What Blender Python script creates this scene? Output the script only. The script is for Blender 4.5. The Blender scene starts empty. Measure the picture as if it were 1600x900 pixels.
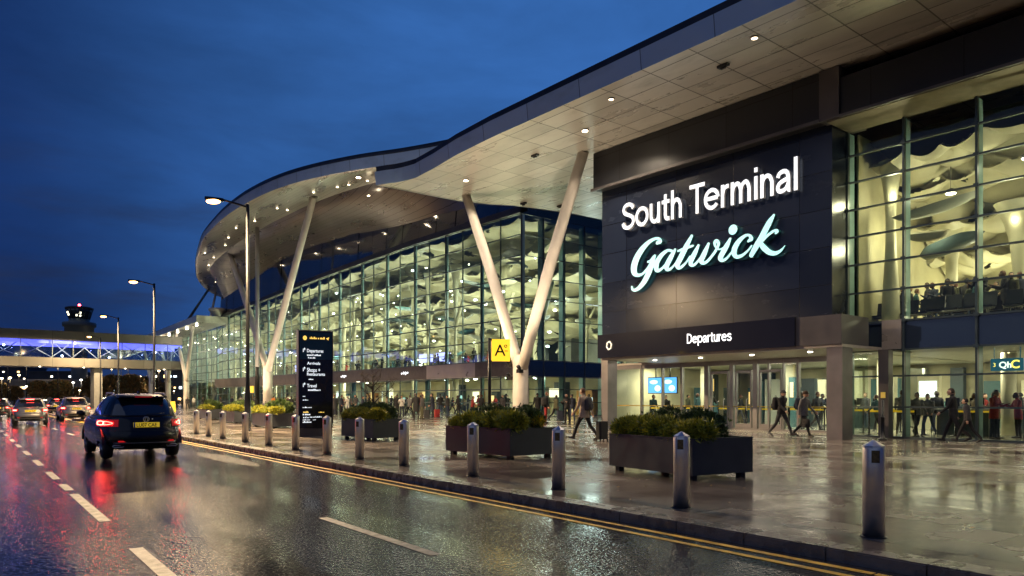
import bpy, bmesh, math, random
import numpy as np
from mathutils import Vector, Matrix, Quaternion, noise as mnoise
R = math.radians
rnd = random.Random(7)
SC = bpy.context.scene
COL = SC.collection
DG = lambda: bpy.context.evaluated_depsgraph_get()

# ------------------------------------------------------------------ camera
FPX = 1155.0          # focal length in pixels of the 1600 wide photograph
EYE = 1.52
HOR = 624.0
cd = bpy.data.cameras.new('camera')
cam = bpy.data.objects.new('camera', cd)
COL.objects.link(cam)
cam.location = (0, 0, EYE)
cam.rotation_euler = (R(90), 0, 0)
cd.sensor_width = 36.0
cd.lens = 36.0*FPX/1600.0
cd.shift_y = (HOR-450.0)/1600.0
cd.clip_start, cd.clip_end = 0.1, 8000
SC.camera = cam

# ------------------------------------------------------------------ world
W = bpy.data.worlds.new('World'); SC.world = W; W.use_nodes = True
nt = W.node_tree; nt.nodes.clear()
def N(t, kind, **kw):
    n = t.nodes.new(kind)
    for k, v in kw.items():
        setattr(n, k, v)
    return n
def math_node(t, op, a, b=None, clamp=False):
    n = N(t, 'ShaderNodeMath', operation=op, use_clamp=clamp)
    for i, v in enumerate((a, b)):
        if v is None: continue
        if isinstance(v, (int, float)): n.inputs[i].default_value = v
        else: t.links.new(v, n.inputs[i])
    return n.outputs[0]
def mixc(t, fac, a, b, mode='MIX'):
    n = N(t, 'ShaderNodeMix', data_type='RGBA', blend_type=mode)
    for sock, v in ((n.inputs[0], fac), (n.inputs[6], a), (n.inputs[7], b)):
        if isinstance(v, (int, float)): sock.default_value = v
        elif isinstance(v, tuple): sock.default_value = (*v[:3], 1)
        else: t.links.new(v, sock)
    return n.outputs[2]
sky = N(nt, 'ShaderNodeTexSky', sky_type='NISHITA', sun_disc=False)
sky.sun_elevation = R(-3.0); sky.sun_rotation = R(180+28); sky.air_density = 1.0; sky.ozone_density = 3.0
tc = N(nt, 'ShaderNodeTexCoord')
def dirdot(v):
    v = Vector(v).normalized()
    d = N(nt, 'ShaderNodeVectorMath', operation='DOT_PRODUCT')
    nt.links.new(tc.outputs['Generated'], d.inputs[0]); d.inputs[1].default_value = v
    return d.outputs['Value']
sx = N(nt, 'ShaderNodeSeparateXYZ'); nt.links.new(tc.outputs['Generated'], sx.inputs[0])
lobe = dirdot((0.12, 1.0, 0.36))
mr = N(nt, 'ShaderNodeMapRange', interpolation_type='SMOOTHSTEP')
nt.links.new(lobe, mr.inputs[0]); mr.inputs[1].default_value = 0.74; mr.inputs[2].default_value = 0.995
c1 = mixc(nt, mr.outputs[0], (0.0060, 0.0240, 0.102), (0.027, 0.104, 0.320))
# dusk band and ragged cloud near the horizon
mp = N(nt, 'ShaderNodeMapping'); nt.links.new(tc.outputs['Generated'], mp.inputs[0]); mp.inputs['Scale'].default_value = (1.6, 1.6, 9)
cn = N(nt, 'ShaderNodeTexNoise'); nt.links.new(mp.outputs[0], cn.inputs['Vector'])
cn.inputs['Scale'].default_value = 1.9; cn.inputs['Detail'].default_value = 7; cn.inputs['Roughness'].default_value = 0.6
lowm = N(nt, 'ShaderNodeMapRange', interpolation_type='SMOOTHSTEP'); nt.links.new(sx.outputs[2], lowm.inputs[0])
lowm.inputs[1].default_value = 0.46; lowm.inputs[2].default_value = 0.05
cm = N(nt, 'ShaderNodeMapRange', interpolation_type='SMOOTHSTEP'); nt.links.new(cn.outputs[0], cm.inputs[0])
cm.inputs[1].default_value = 0.40; cm.inputs[2].default_value = 0.72
cf = math_node(nt, 'MULTIPLY', cm.outputs[0], lowm.outputs[0])
cf2 = math_node(nt, 'MULTIPLY', cf, 0.85)
c2 = mixc(nt, cf2, c1, (0.0140, 0.0220, 0.052))
c3 = mixc(nt, 1.0, c2, sky.outputs[0], 'ADD')
big = N(nt, 'ShaderNodeTexNoise'); mp2 = N(nt, 'ShaderNodeMapping'); nt.links.new(tc.outputs['Generated'], mp2.inputs[0]); mp2.inputs['Scale'].default_value = (1.1, 1.1, 3.4); mp2.inputs['Rotation'].default_value = (0, R(12), 0)
nt.links.new(mp2.outputs[0], big.inputs['Vector']); big.inputs['Scale'].default_value = 2.6; big.inputs['Detail'].default_value = 6; big.inputs['Roughness'].default_value = .58; big.inputs['Distortion'].default_value = .3
bm = N(nt, 'ShaderNodeMapRange'); nt.links.new(big.outputs[0], bm.inputs[0]); bm.inputs[1].default_value = .3; bm.inputs[2].default_value = .7; bm.inputs[3].default_value = .74; bm.inputs[4].default_value = 1.14
skm = [n for n in nt.nodes if n.type == 'MIX'][-1]
skm.inputs[0].default_value = 0.06
bg = N(nt, 'ShaderNodeBackground'); bg.inputs[1].default_value = 1.0
nt.links.new(c3, bg.inputs[0]); nt.links.new(bm.outputs[0], bg.inputs[1])
wo = N(nt, 'ShaderNodeOutputWorld'); nt.links.new(bg.outputs[0], wo.inputs[0])

sl = bpy.data.lights.new('sun', 'SUN'); sl.energy = 0.17; sl.angle = R(100); sl.color = (0.80, 0.88, 1.0)   # afterglow of the set sun behind the camera
so = bpy.data.objects.new('sun', sl); COL.objects.link(so)
so.rotation_euler = (R(64), 0, R(-28)); so.location = (0, 0, 60)

SC.view_settings.view_transform = 'Standard'
SC.view_settings.look = 'None'
SC.view_settings.exposure = 0.4
SC.view_settings.gamma = 1.0
SC.view_settings.use_curve_mapping = False
SC.render.engine = 'CYCLES'
cy = SC.cycles
cy.use_denoising = True
try: cy.denoiser = 'OPENIMAGEDENOISE'
except Exception: pass
cy.max_bounces = 8; cy.diffuse_bounces = 3; cy.glossy_bounces = 3; cy.transmission_bounces = 4; cy.transparent_max_bounces = 16
cy.caustics_reflective = False; cy.caustics_refractive = False
cy.sample_clamp_indirect = 3.0; cy.sample_clamp_direct = 10.0
cy.use_light_tree = True

# ------------------------------------------------------------------ materials
MATS = {}
def pm(name, col, rough=0.5, metal=0.0, var=0.15, scale=3.0, bump=0.0, bscale=60.0, emis=None, es=0.0, coat=0.0, rvar=0.0, alpha=None, spec=None):
    """principled material with procedural colour, roughness and relief variation"""
    if name in MATS: return MATS[name]
    m = bpy.data.materials.new(name); m.use_nodes = True
    t = m.node_tree; b = t.nodes['Principled BSDF']
    b.inputs['Roughness'].default_value = rough; b.inputs['Metallic'].default_value = metal
    b.inputs['Coat Weight'].default_value = coat; b.inputs['Coat Roughness'].default_value = 0.06
    if spec is not None: b.inputs['Specular IOR Level'].default_value = spec
    g = N(t, 'ShaderNodeTexCoord')
    if var > 0 or rvar > 0:
        n = N(t, 'ShaderNodeTexNoise'); n.inputs['Scale'].default_value = scale; n.inputs['Detail'].default_value = 5
        t.links.new(g.outputs['Object'], n.inputs['Vector'])
        lo = tuple(c*(1-var) for c in col); hi = tuple(min(1, c*(1+var)) for c in col)
        mr = N(t, 'ShaderNodeMapRange'); t.links.new(n.outputs[0], mr.inputs[0]); mr.inputs[1].default_value = .3; mr.inputs[2].default_value = .7
        t.links.new(mixc(t, mr.outputs[0], lo, hi), b.inputs['Base Color'])
        if rvar:
            r2 = N(t, 'ShaderNodeMapRange'); t.links.new(n.outputs[0], r2.inputs[0]); r2.inputs[1].default_value = .3; r2.inputs[2].default_value = .7
            r2.inputs[3].default_value = max(.02, rough-rvar); r2.inputs[4].default_value = rough+rvar
            t.links.new(r2.outputs[0], b.inputs['Roughness'])
    else:
        b.inputs['Base Color'].default_value = (*col, 1)
    if bump:
        n2 = N(t, 'ShaderNodeTexNoise'); n2.inputs['Scale'].default_value = bscale; n2.inputs['Detail'].default_value = 3
        t.links.new(g.outputs['Object'], n2.inputs['Vector'])
        bp = N(t, 'ShaderNodeBump'); bp.inputs['Strength'].default_value = bump; bp.inputs['Distance'].default_value = 0.02
        t.links.new(n2.outputs[0], bp.inputs['Height']); t.links.new(bp.outputs[0], b.inputs['Normal'])
    if emis:
        b.inputs['Emission Color'].default_value = (*emis, 1); b.inputs['Emission Strength'].default_value = es
    MATS[name] = m
    return m

def glass_mat(name, tint, refl=1.0, rough=0.02, wob=0.0):
    m = bpy.data.materials.new(name); m.use_nodes = True
    t = m.node_tree; t.nodes.clear()
    tr = N(t, 'ShaderNodeBsdfTransparent'); tr.inputs[0].default_value = (*tint, 1)
    gl = N(t, 'ShaderNodeBsdfGlossy'); gl.inputs['Roughness'].default_value = rough; gl.inputs[0].default_value = (.95, 1, 1, 1)
    fr = N(t, 'ShaderNodeFresnel'); fr.inputs[0].default_value = 1.52
    if wob:
        g = N(t, 'ShaderNodeTexCoord'); n2 = N(t, 'ShaderNodeTexNoise'); n2.inputs['Scale'].default_value = .7; n2.inputs['Detail'].default_value = 1
        t.links.new(g.outputs['Object'], n2.inputs['Vector'])
        bp = N(t, 'ShaderNodeBump'); bp.inputs['Strength'].default_value = wob; bp.inputs['Distance'].default_value = .05
        t.links.new(n2.outputs[0], bp.inputs['Height']); t.links.new(bp.outputs[0], gl.inputs['Normal'])
    f2 = math_node(t, 'MULTIPLY', fr.outputs[0], 1.7*refl, clamp=True)
    mx = N(t, 'ShaderNodeMixShader'); t.links.new(f2, mx.inputs[0]); t.links.new(tr.outputs[0], mx.inputs[1]); t.links.new(gl.outputs[0], mx.inputs[2])
    o = N(t, 'ShaderNodeOutputMaterial'); t.links.new(mx.outputs[0], o.inputs[0])
    MATS[name] = m
    return m

def emit(name, col, s, base=(0.6, 0.6, 0.6)):
    return pm(name, base, .4, var=0, emis=col, es=s)

# wet asphalt ------------------------------------------------------
def road_mat():
    m = bpy.data.materials.new('wet_asphalt'); m.use_nodes = True
    t = m.node_tree; b = t.nodes['Principled BSDF']; L = t.links.new
    g = N(t, 'ShaderNodeTexCoord')
    big = N(t, 'ShaderNodeTexNoise'); big.inputs['Scale'].default_value = .42; big.inputs['Detail'].default_value = 5; big.inputs['Roughness'].default_value = .6
    mp = N(t, 'ShaderNodeMapping'); L(g.outputs['Object'], mp.inputs[0]); mp.inputs['Scale'].default_value = (.45, 1.6, 1)
    L(mp.outputs[0], big.inputs['Vector'])
    fine = N(t, 'ShaderNodeTexVoronoi'); fine.inputs['Scale'].default_value = 27; L(g.outputs['Object'], fine.inputs['Vector'])
    fn = N(t, 'ShaderNodeTexNoise'); fn.inputs['Scale'].default_value = 20; fn.inputs['Detail'].default_value = 4; L(g.outputs['Object'], fn.inputs['Vector'])
    sp = N(t, 'ShaderNodeMapRange'); L(big.outputs[0], sp.inputs[0]); sp.inputs[1].default_value = .36; sp.inputs[2].default_value = .62
    base = mixc(t, sp.outputs[0], (.012, .0125, .014), (.034, .033, .032))
    base2 = mixc(t, fine.outputs['Distance'], base, (.05, .049, .048))
    L(base2, b.inputs['Base Color'])
    rr = N(t, 'ShaderNodeMapRange'); L(big.outputs[0], rr.inputs[0]); rr.inputs[1].default_value = .36; rr.inputs[2].default_value = .66
    rr.inputs[3].default_value = .06; rr.inputs[4].default_value = .13
    L(rr.outputs[0], b.inputs['Roughness'])
    sy = N(t, 'ShaderNodeSeparateXYZ'); L(g.outputs['Object'], sy.inputs[0])
    wv = math_node(t, 'ABSOLUTE', math_node(t, 'SINE', math_node(t, 'MULTIPLY', math_node(t, 'ADD', sy.outputs[1], -.45), 1.75)))
    trk = N(t, 'ShaderNodeMapRange', interpolation_type='SMOOTHSTEP'); L(wv, trk.inputs[0]); trk.inputs[1].default_value = .25; trk.inputs[2].default_value = .85; trk.inputs[3].default_value = .45; trk.inputs[4].default_value = 1.0
    b.inputs['Specular IOR Level'].default_value = .62
    h = math_node(t, 'ADD', math_node(t, 'MULTIPLY', fine.outputs['Distance'], 1.0), math_node(t, 'MULTIPLY', fn.outputs[0], 1.0))
    bs = N(t, 'ShaderNodeMapRange'); L(big.outputs[0], bs.inputs[0]); bs.inputs[1].default_value = .34; bs.inputs[2].default_value = .6
    bs.inputs[3].default_value = .26; bs.inputs[4].default_value = .68
    bp = N(t, 'ShaderNodeBump'); bp.inputs['Distance'].default_value = .0085; L(math_node(t, 'MULTIPLY', bs.outputs[0], trk.outputs[0]), bp.inputs['Strength']); L(h, bp.inputs['Height'])
    L(bp.outputs[0], b.inputs['Normal'])
    return m

def paving_mat():
    m = bpy.data.materials.new('wet_paving'); m.use_nodes = True
    t = m.node_tree; b = t.nodes['Principled BSDF']; L = t.links.new
    g = N(t, 'ShaderNodeTexCoord')
    br = N(t, 'ShaderNodeTexBrick'); br.offset = .5; L(g.outputs['Object'], br.inputs['Vector'])
    br.inputs['Scale'].default_value = 1; br.inputs['Brick Width'].default_value = 1.2; br.inputs['Row Height'].default_value = .8
    br.inputs['Mortar Size'].default_value = .013; br.inputs['Mortar Smooth'].default_value = .3
    br.inputs['Color1'].default_value = (.112, .094, .081, 1); br.inputs['Color2'].default_value = (.195, .166, .143, 1); br.inputs['Mortar'].default_value = (.018, .015, .013, 1)
    n = N(t, 'ShaderNodeTexNoise'); n.inputs['Scale'].default_value = .55; n.inputs['Detail'].default_value = 6; L(g.outputs['Object'], n.inputs['Vector'])
    n2 = N(t, 'ShaderNodeTexNoise'); n2.inputs['Scale'].default_value = 9; n2.inputs['Detail'].default_value = 6; L(g.outputs['Object'], n2.inputs['Vector'])
    wet = N(t, 'ShaderNodeMapRange', interpolation_type='SMOOTHSTEP'); L(n.outputs[0], wet.inputs[0]); wet.inputs[1].default_value = .42; wet.inputs[2].default_value = .60
    dark = mixc(t, wet.outputs[0], br.outputs[0], (.84, .83, .82), 'MULTIPLY')
    c = mixc(t, .35, dark, n2.outputs[1], 'OVERLAY')
    L(dark, b.inputs['Base Color'])
    rr = N(t, 'ShaderNodeMapRange'); L(wet.outputs[0], rr.inputs[0]); rr.inputs[3].default_value = .25; rr.inputs[4].default_value = .12
    sp_ = N(t, 'ShaderNodeSeparateXYZ'); sc_ = N(t, 'ShaderNodeSeparateColor'); L(br.outputs[0], sc_.inputs[0])
    rs = N(t, 'ShaderNodeMapRange'); L(sc_.outputs[0], rs.inputs[0]); rs.inputs[1].default_value = .11; rs.inputs[2].default_value = .2; rs.inputs[3].default_value = -.05; rs.inputs[4].default_value = .07
    L(math_node(t, 'ADD', rr.outputs[0], rs.outputs[0]), b.inputs['Roughness'])
    b.inputs['Specular IOR Level'].default_value = .6
    n3 = N(t, 'ShaderNodeTexNoise'); n3.inputs['Scale'].default_value = 3.2; n3.inputs['Detail'].default_value = 3; L(g.outputs['Object'], n3.inputs['Vector'])
    h = math_node(t, 'ADD', math_node(t, 'MULTIPLY', br.outputs['Fac'], -.5), math_node(t, 'ADD', math_node(t, 'MULTIPLY', n2.outputs[0], .25), math_node(t, 'MULTIPLY', n3.outputs[0], .8)))
    bp = N(t, 'ShaderNodeBump'); bp.inputs['Distance'].default_value = .008; bp.inputs['Strength'].default_value = .35; L(h, bp.inputs['Height'])
    L(bp.outputs[0], b.inputs['Normal'])
    return m

def panel_mat(name, col, pw, ph, seam, rough, metal, var=.25, bump=.4, stain=.0, axis='XZ', coat=0):
    """cladding or soffit panels with joints; axis tells which object axes the grid lies on"""
    m = bpy.data.materials.new(name); m.use_nodes = True
    t = m.node_tree; b = t.nodes['Principled BSDF']; L = t.links.new
    g = N(t, 'ShaderNodeTexCoord'); s = N(t, 'ShaderNodeSeparateXYZ'); L(g.outputs['Object'], s.inputs[0])
    c = N(t, 'ShaderNodeCombineXYZ'); L(s.outputs['XYZ'.index(axis[0])], c.inputs[0]); L(s.outputs['XYZ'.index(axis[1])], c.inputs[1])
    br = N(t, 'ShaderNodeTexBrick'); br.offset = 0; L(c.outputs[0], br.inputs['Vector'])
    br.inputs['Scale'].default_value = 1; br.inputs['Brick Width'].default_value = pw; br.inputs['Row Height'].default_value = ph
    br.inputs['Mortar Size'].default_value = seam; br.inputs['Mortar Smooth'].default_value = .2; br.inputs['Bias'].default_value = 0
    br.inputs['Color1'].default_value = (*[x*(1-var) for x in col], 1); br.inputs['Color2'].default_value = (*[min(1, x*(1+var)) for x in col], 1)
    br.inputs['Mortar'].default_value = (*[x*.25 for x in col], 1)
    n = N(t, 'ShaderNodeTexNoise'); n.inputs['Scale'].default_value = .5; n.inputs['Detail'].default_value = 7; n.inputs['Roughness'].default_value = .65
    mp = N(t, 'ShaderNodeMapping'); L(g.outputs['Object'], mp.inputs[0]); mp.inputs['Scale'].default_value = (.5, 1.5, 1.2); L(mp.outputs[0], n.inputs['Vector'])
    st = N(t, 'ShaderNodeMapRange', interpolation_type='SMOOTHSTEP'); L(n.outputs[0], st.inputs[0]); st.inputs[1].default_value = .5; st.inputs[2].default_value = .75
    fs = math_node(t, 'MULTIPLY', st.outputs[0], stain)
    cc = mixc(t, fs, br.outputs[0], tuple(x*.3 for x in col))
    L(cc, b.inputs['Base Color'])
    b.inputs['Roughness'].default_value = rough; b.inputs['Metallic'].default_value = metal; b.inputs['Coat Weight'].default_value = coat
    n4 = N(t, 'ShaderNodeTexNoise'); n4.inputs['Scale'].default_value = .8; n4.inputs['Detail'].default_value = 2; L(g.outputs['Object'], n4.inputs['Vector'])
    rr = N(t, 'ShaderNodeMapRange'); L(n.outputs[0], rr.inputs[0]); rr.inputs[1].default_value = .3; rr.inputs[2].default_value = .7
    rr.inputs[3].default_value = max(.03, rough*.75); rr.inputs[4].default_value = rough*1.3; L(rr.outputs[0], b.inputs['Roughness'])
    h = math_node(t, 'ADD', math_node(t, 'MULTIPLY', br.outputs['Fac'], -1.0), math_node(t, 'MULTIPLY', n4.outputs[0], .8))
    bp = N(t, 'ShaderNodeBump'); bp.inputs['Distance'].default_value = .02; bp.inputs['Strength'].default_value = bump; L(h, bp.inputs['Height'])
    L(bp.outputs[0], b.inputs['Normal'])
    MATS[name] = m
    return m

ROAD = road_mat(); PAVE = paving_mat()
KERB = pm('kerb_granite', (.15, .13, .115), .28, var=.3, scale=5, bump=.3, bscale=30, rvar=.12)
LINE_W = pm('white_road_paint', (.20, .196, .185), .55, var=.5, scale=9, bump=.4, bscale=70)
LINE_Y = pm('yellow_road_paint', (.80, .47, .03), .4, var=.38, scale=7, bump=.4, bscale=70)
GROUND = pm('far_ground', (.03, .031, .03), .5, var=.4, scale=.1)
CLAD = panel_mat('charcoal_cladding', (.013, .018, .034), 2.95, 1.42, .018, .24, .1, var=.25, bump=.22)
CLADB = panel_mat('band_cladding', (.020, .022, .028), 2.95, 2.2, .02, .36, .35, var=.25, bump=.25)
SOFF = panel_mat('soffit_panels', (.475, .452, .415), 2.1, 1.05, .028, .30, .4, var=.15, bump=.25, stain=.5, axis='XY')
FASC = panel_mat('roof_edge_metal', (.43, .57, .68), 3.2, 40, .02, .36, .35, var=.06, bump=.12, stain=.35, axis='XZ')
DKMET = pm('dark_roof_edge', (.05, .052, .06), .35, .7, var=.2, scale=1)
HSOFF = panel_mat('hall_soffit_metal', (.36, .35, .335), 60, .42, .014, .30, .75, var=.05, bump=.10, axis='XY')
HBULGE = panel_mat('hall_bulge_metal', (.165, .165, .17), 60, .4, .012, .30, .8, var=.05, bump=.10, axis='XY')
COLW = pm('painted_column', (.60, .555, .50), .38, var=.10, scale=1.2, rvar=.1)
COLG = pm('grey_column', (.33, .32, .32), .35, .4, var=.12, scale=1)
GUN = pm('gunmetal_panel', (.085, .078, .082), .36, .3, var=.15, scale=1, rvar=.08)
GUNL = pm('pale_metal_panel', (.30, .27, .25), .34, .5, var=.12, scale=1, rvar=.08)
BLACKP = pm('black_sign_panel', (.012, .012, .017), .16, .1, var=.2, scale=.8, coat=.4)
FRAME = pm('door_frame_aluminium', (.21, .195, .195), .36, .6, var=.12, scale=2)
MULL = pm('mullion_steel', (.07, .095, .10), .35, .5, var=.15, scale=2)
FIN = pm('glass_fin', (.30, .46, .47), .22, .0, var=.2, scale=1)
RAIL = pm('rail_steel', (.22, .21, .19), .3, .8, var=.1)
CREAM = pm('cream_interior', (.46, .42, .27), .6, var=.45, scale=.35)
CREAMW = pm('white_interior', (.62, .585, .42), .5, var=.30, scale=.45)
INTG = pm('grey_interior', (.30, .31, .27), .6, var=.25, scale=.5)
INTD = pm('dark_interior', (.035, .055, .062), .4, var=.3, scale=1)
INTT = pm('teal_interior', (.05, .115, .13), .35, var=.3, scale=1)
FLOORI = pm('terrazzo_floor', (.42, .41, .33), .16, var=.12, scale=4)
STEEL = pm('brushed_steel', (.82, .79, .74), .38, 1.0, var=.06, scale=8, rvar=.05)
STEELC = pm('polished_steel_cap', (.72, .70, .68), .30, 1.0, var=.04, scale=8)
PLATEB = pm('brass_plate', (.14, .09, .035), .4, .6, var=.4, scale=30)
PLANT = pm('planter_steel', (.044, .050, .058), .38, .3, var=.15, scale=2.5, rvar=.08)
BLK = pm('black_metal', (.012, .0125, .014), .32, .4, var=.2, scale=3)
SOIL = pm('soil', (.02, .014, .009), .9, var=.4, scale=20, bump=.6, bscale=40)
G_HALL = glass_mat('hall_glass', (.70, .84, .78), .75, .02, .22)
G_WING = glass_mat('wing_glass', (.80, .88, .76), .55, .015, .18)
G_DOOR = glass_mat('door_glass', (.76, .86, .80), .75, .01, .06)
G_BRIDGE = glass_mat('bridge_glass', (.62, .75, .88), .8, .02, .1)
G_CLER = pm('clerestory_glass', (.010, .018, .035), .06, .0, var=.2, scale=.3, spec=1.0, coat=1)
DOWN = emit('downlight_lens', (1, .80, .52), 70)
GLINT = emit('hall_lamp_lens', (1, .93, .68), 45)
GLINTW = emit('cool_lamp_lens', (.85, .97, 1), 60)
LAMPH = emit('street_lamp_lens', (1, .47, .13), 9)

# ------------------------------------------------------------------ mesh helpers
class MB:
    def __init__(s): s.v = []; s.f = []; s.mi = []; s.m = 0; s.sm = []; s.smooth = False
    def add(s, vs, fs):
        o = len(s.v); s.v += [tuple(v) for v in vs]
        for f in fs: s.f.append(tuple(i+o for i in f)); s.mi.append(s.m); s.sm.append(s.smooth)
        return s
    def box(s, a, b, bev=0.0):
        x0, y0, z0 = a; x1, y1, z1 = b
        if x0 > x1: x0, x1 = x1, x0
        if y0 > y1: y0, y1 = y1, y0
        if z0 > z1: z0, z1 = z1, z0
        if bev > 0:
            return s.prism([(x0+bev, y0), (x1-bev, y0), (x1, y0+bev), (x1, y1-bev), (x1-bev, y1), (x0+bev, y1), (x0, y1-bev), (x0, y0+bev)], z0, z1)
        return s.add([(x0,y0,z0),(x1,y0,z0),(x1,y1,z0),(x0,y1,z0),(x0,y0,z1),(x1,y0,z1),(x1,y1,z1),(x0,y1,z1)],
                     [(3,2,1,0),(4,5,6,7),(0,1,5,4),(1,2,6,5),(2,3,7,6),(3,0,4,7)])
    def prism(s, pts, z0, z1):
        n = len(pts)
        vs = [(x, y, z0) for x, y in pts]+[(x, y, z1) for x, y in pts]
        return s.add(vs, [tuple(range(n-1, -1, -1)), tuple(range(n, 2*n))]+[(i, (i+1) % n, n+(i+1) % n, n+i) for i in range(n)])
    def tube(s, a, b, ra, rb=None, n=12, caps=True):
        a = Vector(a); b = Vector(b); rb = ra if rb is None else rb
        d = (b-a).normalized(); u = d.orthogonal().normalized(); w = d.cross(u)
        vs = []
        for p, r in ((a, ra), (b, rb)):
            for i in range(n):
                t = 2*math.pi*i/n; vs.append(p+u*(r*math.cos(t))+w*(r*math.sin(t)))
        fs = [(i, (i+1) % n, n+(i+1) % n, n+i) for i in range(n)]
        if caps: fs += [tuple(range(n-1, -1, -1)), tuple(range(n, 2*n))]
        sm = s.smooth; s.smooth = True; s.add(vs, fs[:n]); s.smooth = False
        if caps:
            o = len(s.v)-2*n
            for f in fs[n:]: s.f.append(tuple(i+o for i in f)); s.mi.append(s.m); s.sm.append(False)
        s.smooth = sm
        return s
    def path(s, pts, rs, n=10):
        """swept tube through points"""
        pts = [Vector(p) for p in pts]; rings = []
        if isinstance(rs, (int, float)): rs = [rs]*len(pts)
        u = None
        for i, p in enumerate(pts):
            d = (pts[min(i+1, len(pts)-1)]-pts[max(i-1, 0)]).normalized()
            if u is None: u = d.orthogonal().normalized()
            u = (u-d*u.dot(d)).normalized(); w = d.cross(u)
            rings.append([p+u*(rs[i]*math.cos(2*math.pi*k/n))+w*(rs[i]*math.sin(2*math.pi*k/n)) for k in range(n)])
        return s.loft(rings)
    def loft(s, rings, caps=True, smooth=True):
        n = len(rings[0]); vs = [v for r in rings for v in r]; fs = []
        for j in range(len(rings)-1):
            for i in range(n): fs.append((j*n+i, j*n+(i+1) % n, (j+1)*n+(i+1) % n, (j+1)*n+i))
        k = len(fs)
        if caps: fs += [tuple(range(n-1, -1, -1)), tuple(range((len(rings)-1)*n, len(rings)*n))]
        o = len(s.f); s.smooth, sm = smooth, s.smooth; s.add(vs, fs); s.smooth = sm
        if caps: s.sm[-1] = s.sm[-2] = False
        return s
    def lathe(s, prof, c=(0, 0, 0), n=16):
        rings = [[(c[0]+r*math.cos(2*math.pi*i/n), c[1]+r*math.sin(2*math.pi*i/n), c[2]+z) for i in range(n)] for r, z in prof]
        return s.loft(rings)
    def grid(s, fn, nu, nv, smooth=True):
        vs = [fn(i/nu, j/nv) for j in range(nv+1) for i in range(nu+1)]
        fs = [(j*(nu+1)+i, j*(nu+1)+i+1, (j+1)*(nu+1)+i+1, (j+1)*(nu+1)+i) for j in range(nv) for i in range(nu)]
        sm = s.smooth; s.smooth = smooth; s.add(vs, fs); s.smooth = sm
        return s
    def ball(s, c, r, nu=12, nv=8):
        if isinstance(r, (int, float)): r = (r, r, r)
        rings = []
        for j in range(nv+1):
            t = math.pi*(j/nv*.98+.01); z = -math.cos(t); q = math.sin(t)
            rings.append([(c[0]+r[0]*q*math.cos(2*math.pi*i/nu), c[1]+r[1]*q*math.sin(2*math.pi*i/nu), c[2]+r[2]*z) for i in range(nu)])
        return s.loft(rings)
    def mesh(s, name, mats, off=(0, 0, 0)):
        me = bpy.data.meshes.new(name)
        me.from_pydata([(v[0]-off[0], v[1]-off[1], v[2]-off[2]) for v in s.v], [], s.f)
        if not isinstance(mats, (list, tuple)): mats = [mats]
        for m in mats: me.materials.append(m)
        me.polygons.foreach_set('material_index', s.mi)
        me.polygons.foreach_set('use_smooth', s.sm)
        me.update()
        return me
    def build(s, name, mats, parent=None, off=None):
        if off is None: off = OFF.get(root_of(parent).name, (0, 0, 0)) if parent else (0, 0, 0)
        o = bpy.data.objects.new(name, s.mesh(name, mats, off)); COL.objects.link(o)
        if parent: o.parent = parent
        return o
OFF = {}
def root_of(o):
    while o.parent: o = o.parent
    return o
def tag(o, label=None, cat=None, group=None, kind=None):
    if label: o['label'] = label
    if cat: o['category'] = cat
    if group: o['group'] = group
    if kind: o['kind'] = kind
    return o
def empty(name, loc=(0, 0, 0), rz=0.0):
    o = bpy.data.objects.new(name, None); COL.objects.link(o); o.location = loc; o.rotation_euler = (0, 0, rz); o.empty_display_size = .3
    return o
KIDS = {}
def kids(o): return list(o.children)
def copy_tree(o, parent=None):
    c = o.copy(); COL.objects.link(c)
    if parent: c.parent = parent
    for k in kids(o): copy_tree(k, c)
    return c
# frames: local x = minus the distance along, local y = distance away from the camera
AB = math.atan2(-.7744, .6327)       # buildings
AR = math.atan2(-.8039, .5948)       # road
def fw(ang, x, y, z=0.0):
    c, s = math.cos(ang), math.sin(ang)
    return Vector((x*c-y*s, x*s+y*c, z))
def BW(s, p, z=0.0): return fw(AB, -s, p, z)
def RW(s, p, z=0.0): return fw(AR, -s, p, z)
def froot(name, ang, s, p, z=0.0):
    """Empty at a thing's base in a frame; meshes built under it are given in frame coordinates (-s, p, z)"""
    r = empty(name, fw(ang, -s, p, z), ang); OFF[r.name] = (-s, p, 0.0)
    return r
def s_at(px, p):
    """distance along the building line of plane p that a photo column looks at"""
    x = (px-800)/FPX; k = p/(x*.7744+.6327)
    return k*(.7744-.6327*x)
def z_at(px, py, p):
    """height above the paving at a photo pixel on plane p"""
    x = (px-800)/FPX; k = p/(x*.7744+.6327)
    return (HOR-py)/FPX*k+1.40
def on_level(px, py, z):
    """(s, p) of a photo pixel on the horizontal plane z above the paving"""
    k = (z-1.40)*FPX/(HOR-py); x = (px-800)/FPX*k
    return -.6327*x+.7744*k, .7744*x+.6327*k
def at(px, py, h=1.40, z0=.12):
    """ground point seen at a photo pixel, on the pavement (or on the road with h=1.52, z0=0)"""
    k = FPX*h/(py-HOR)
    return Vector(((px-800)/FPX*k, k, z0))
PV = .12     # pavement level

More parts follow.
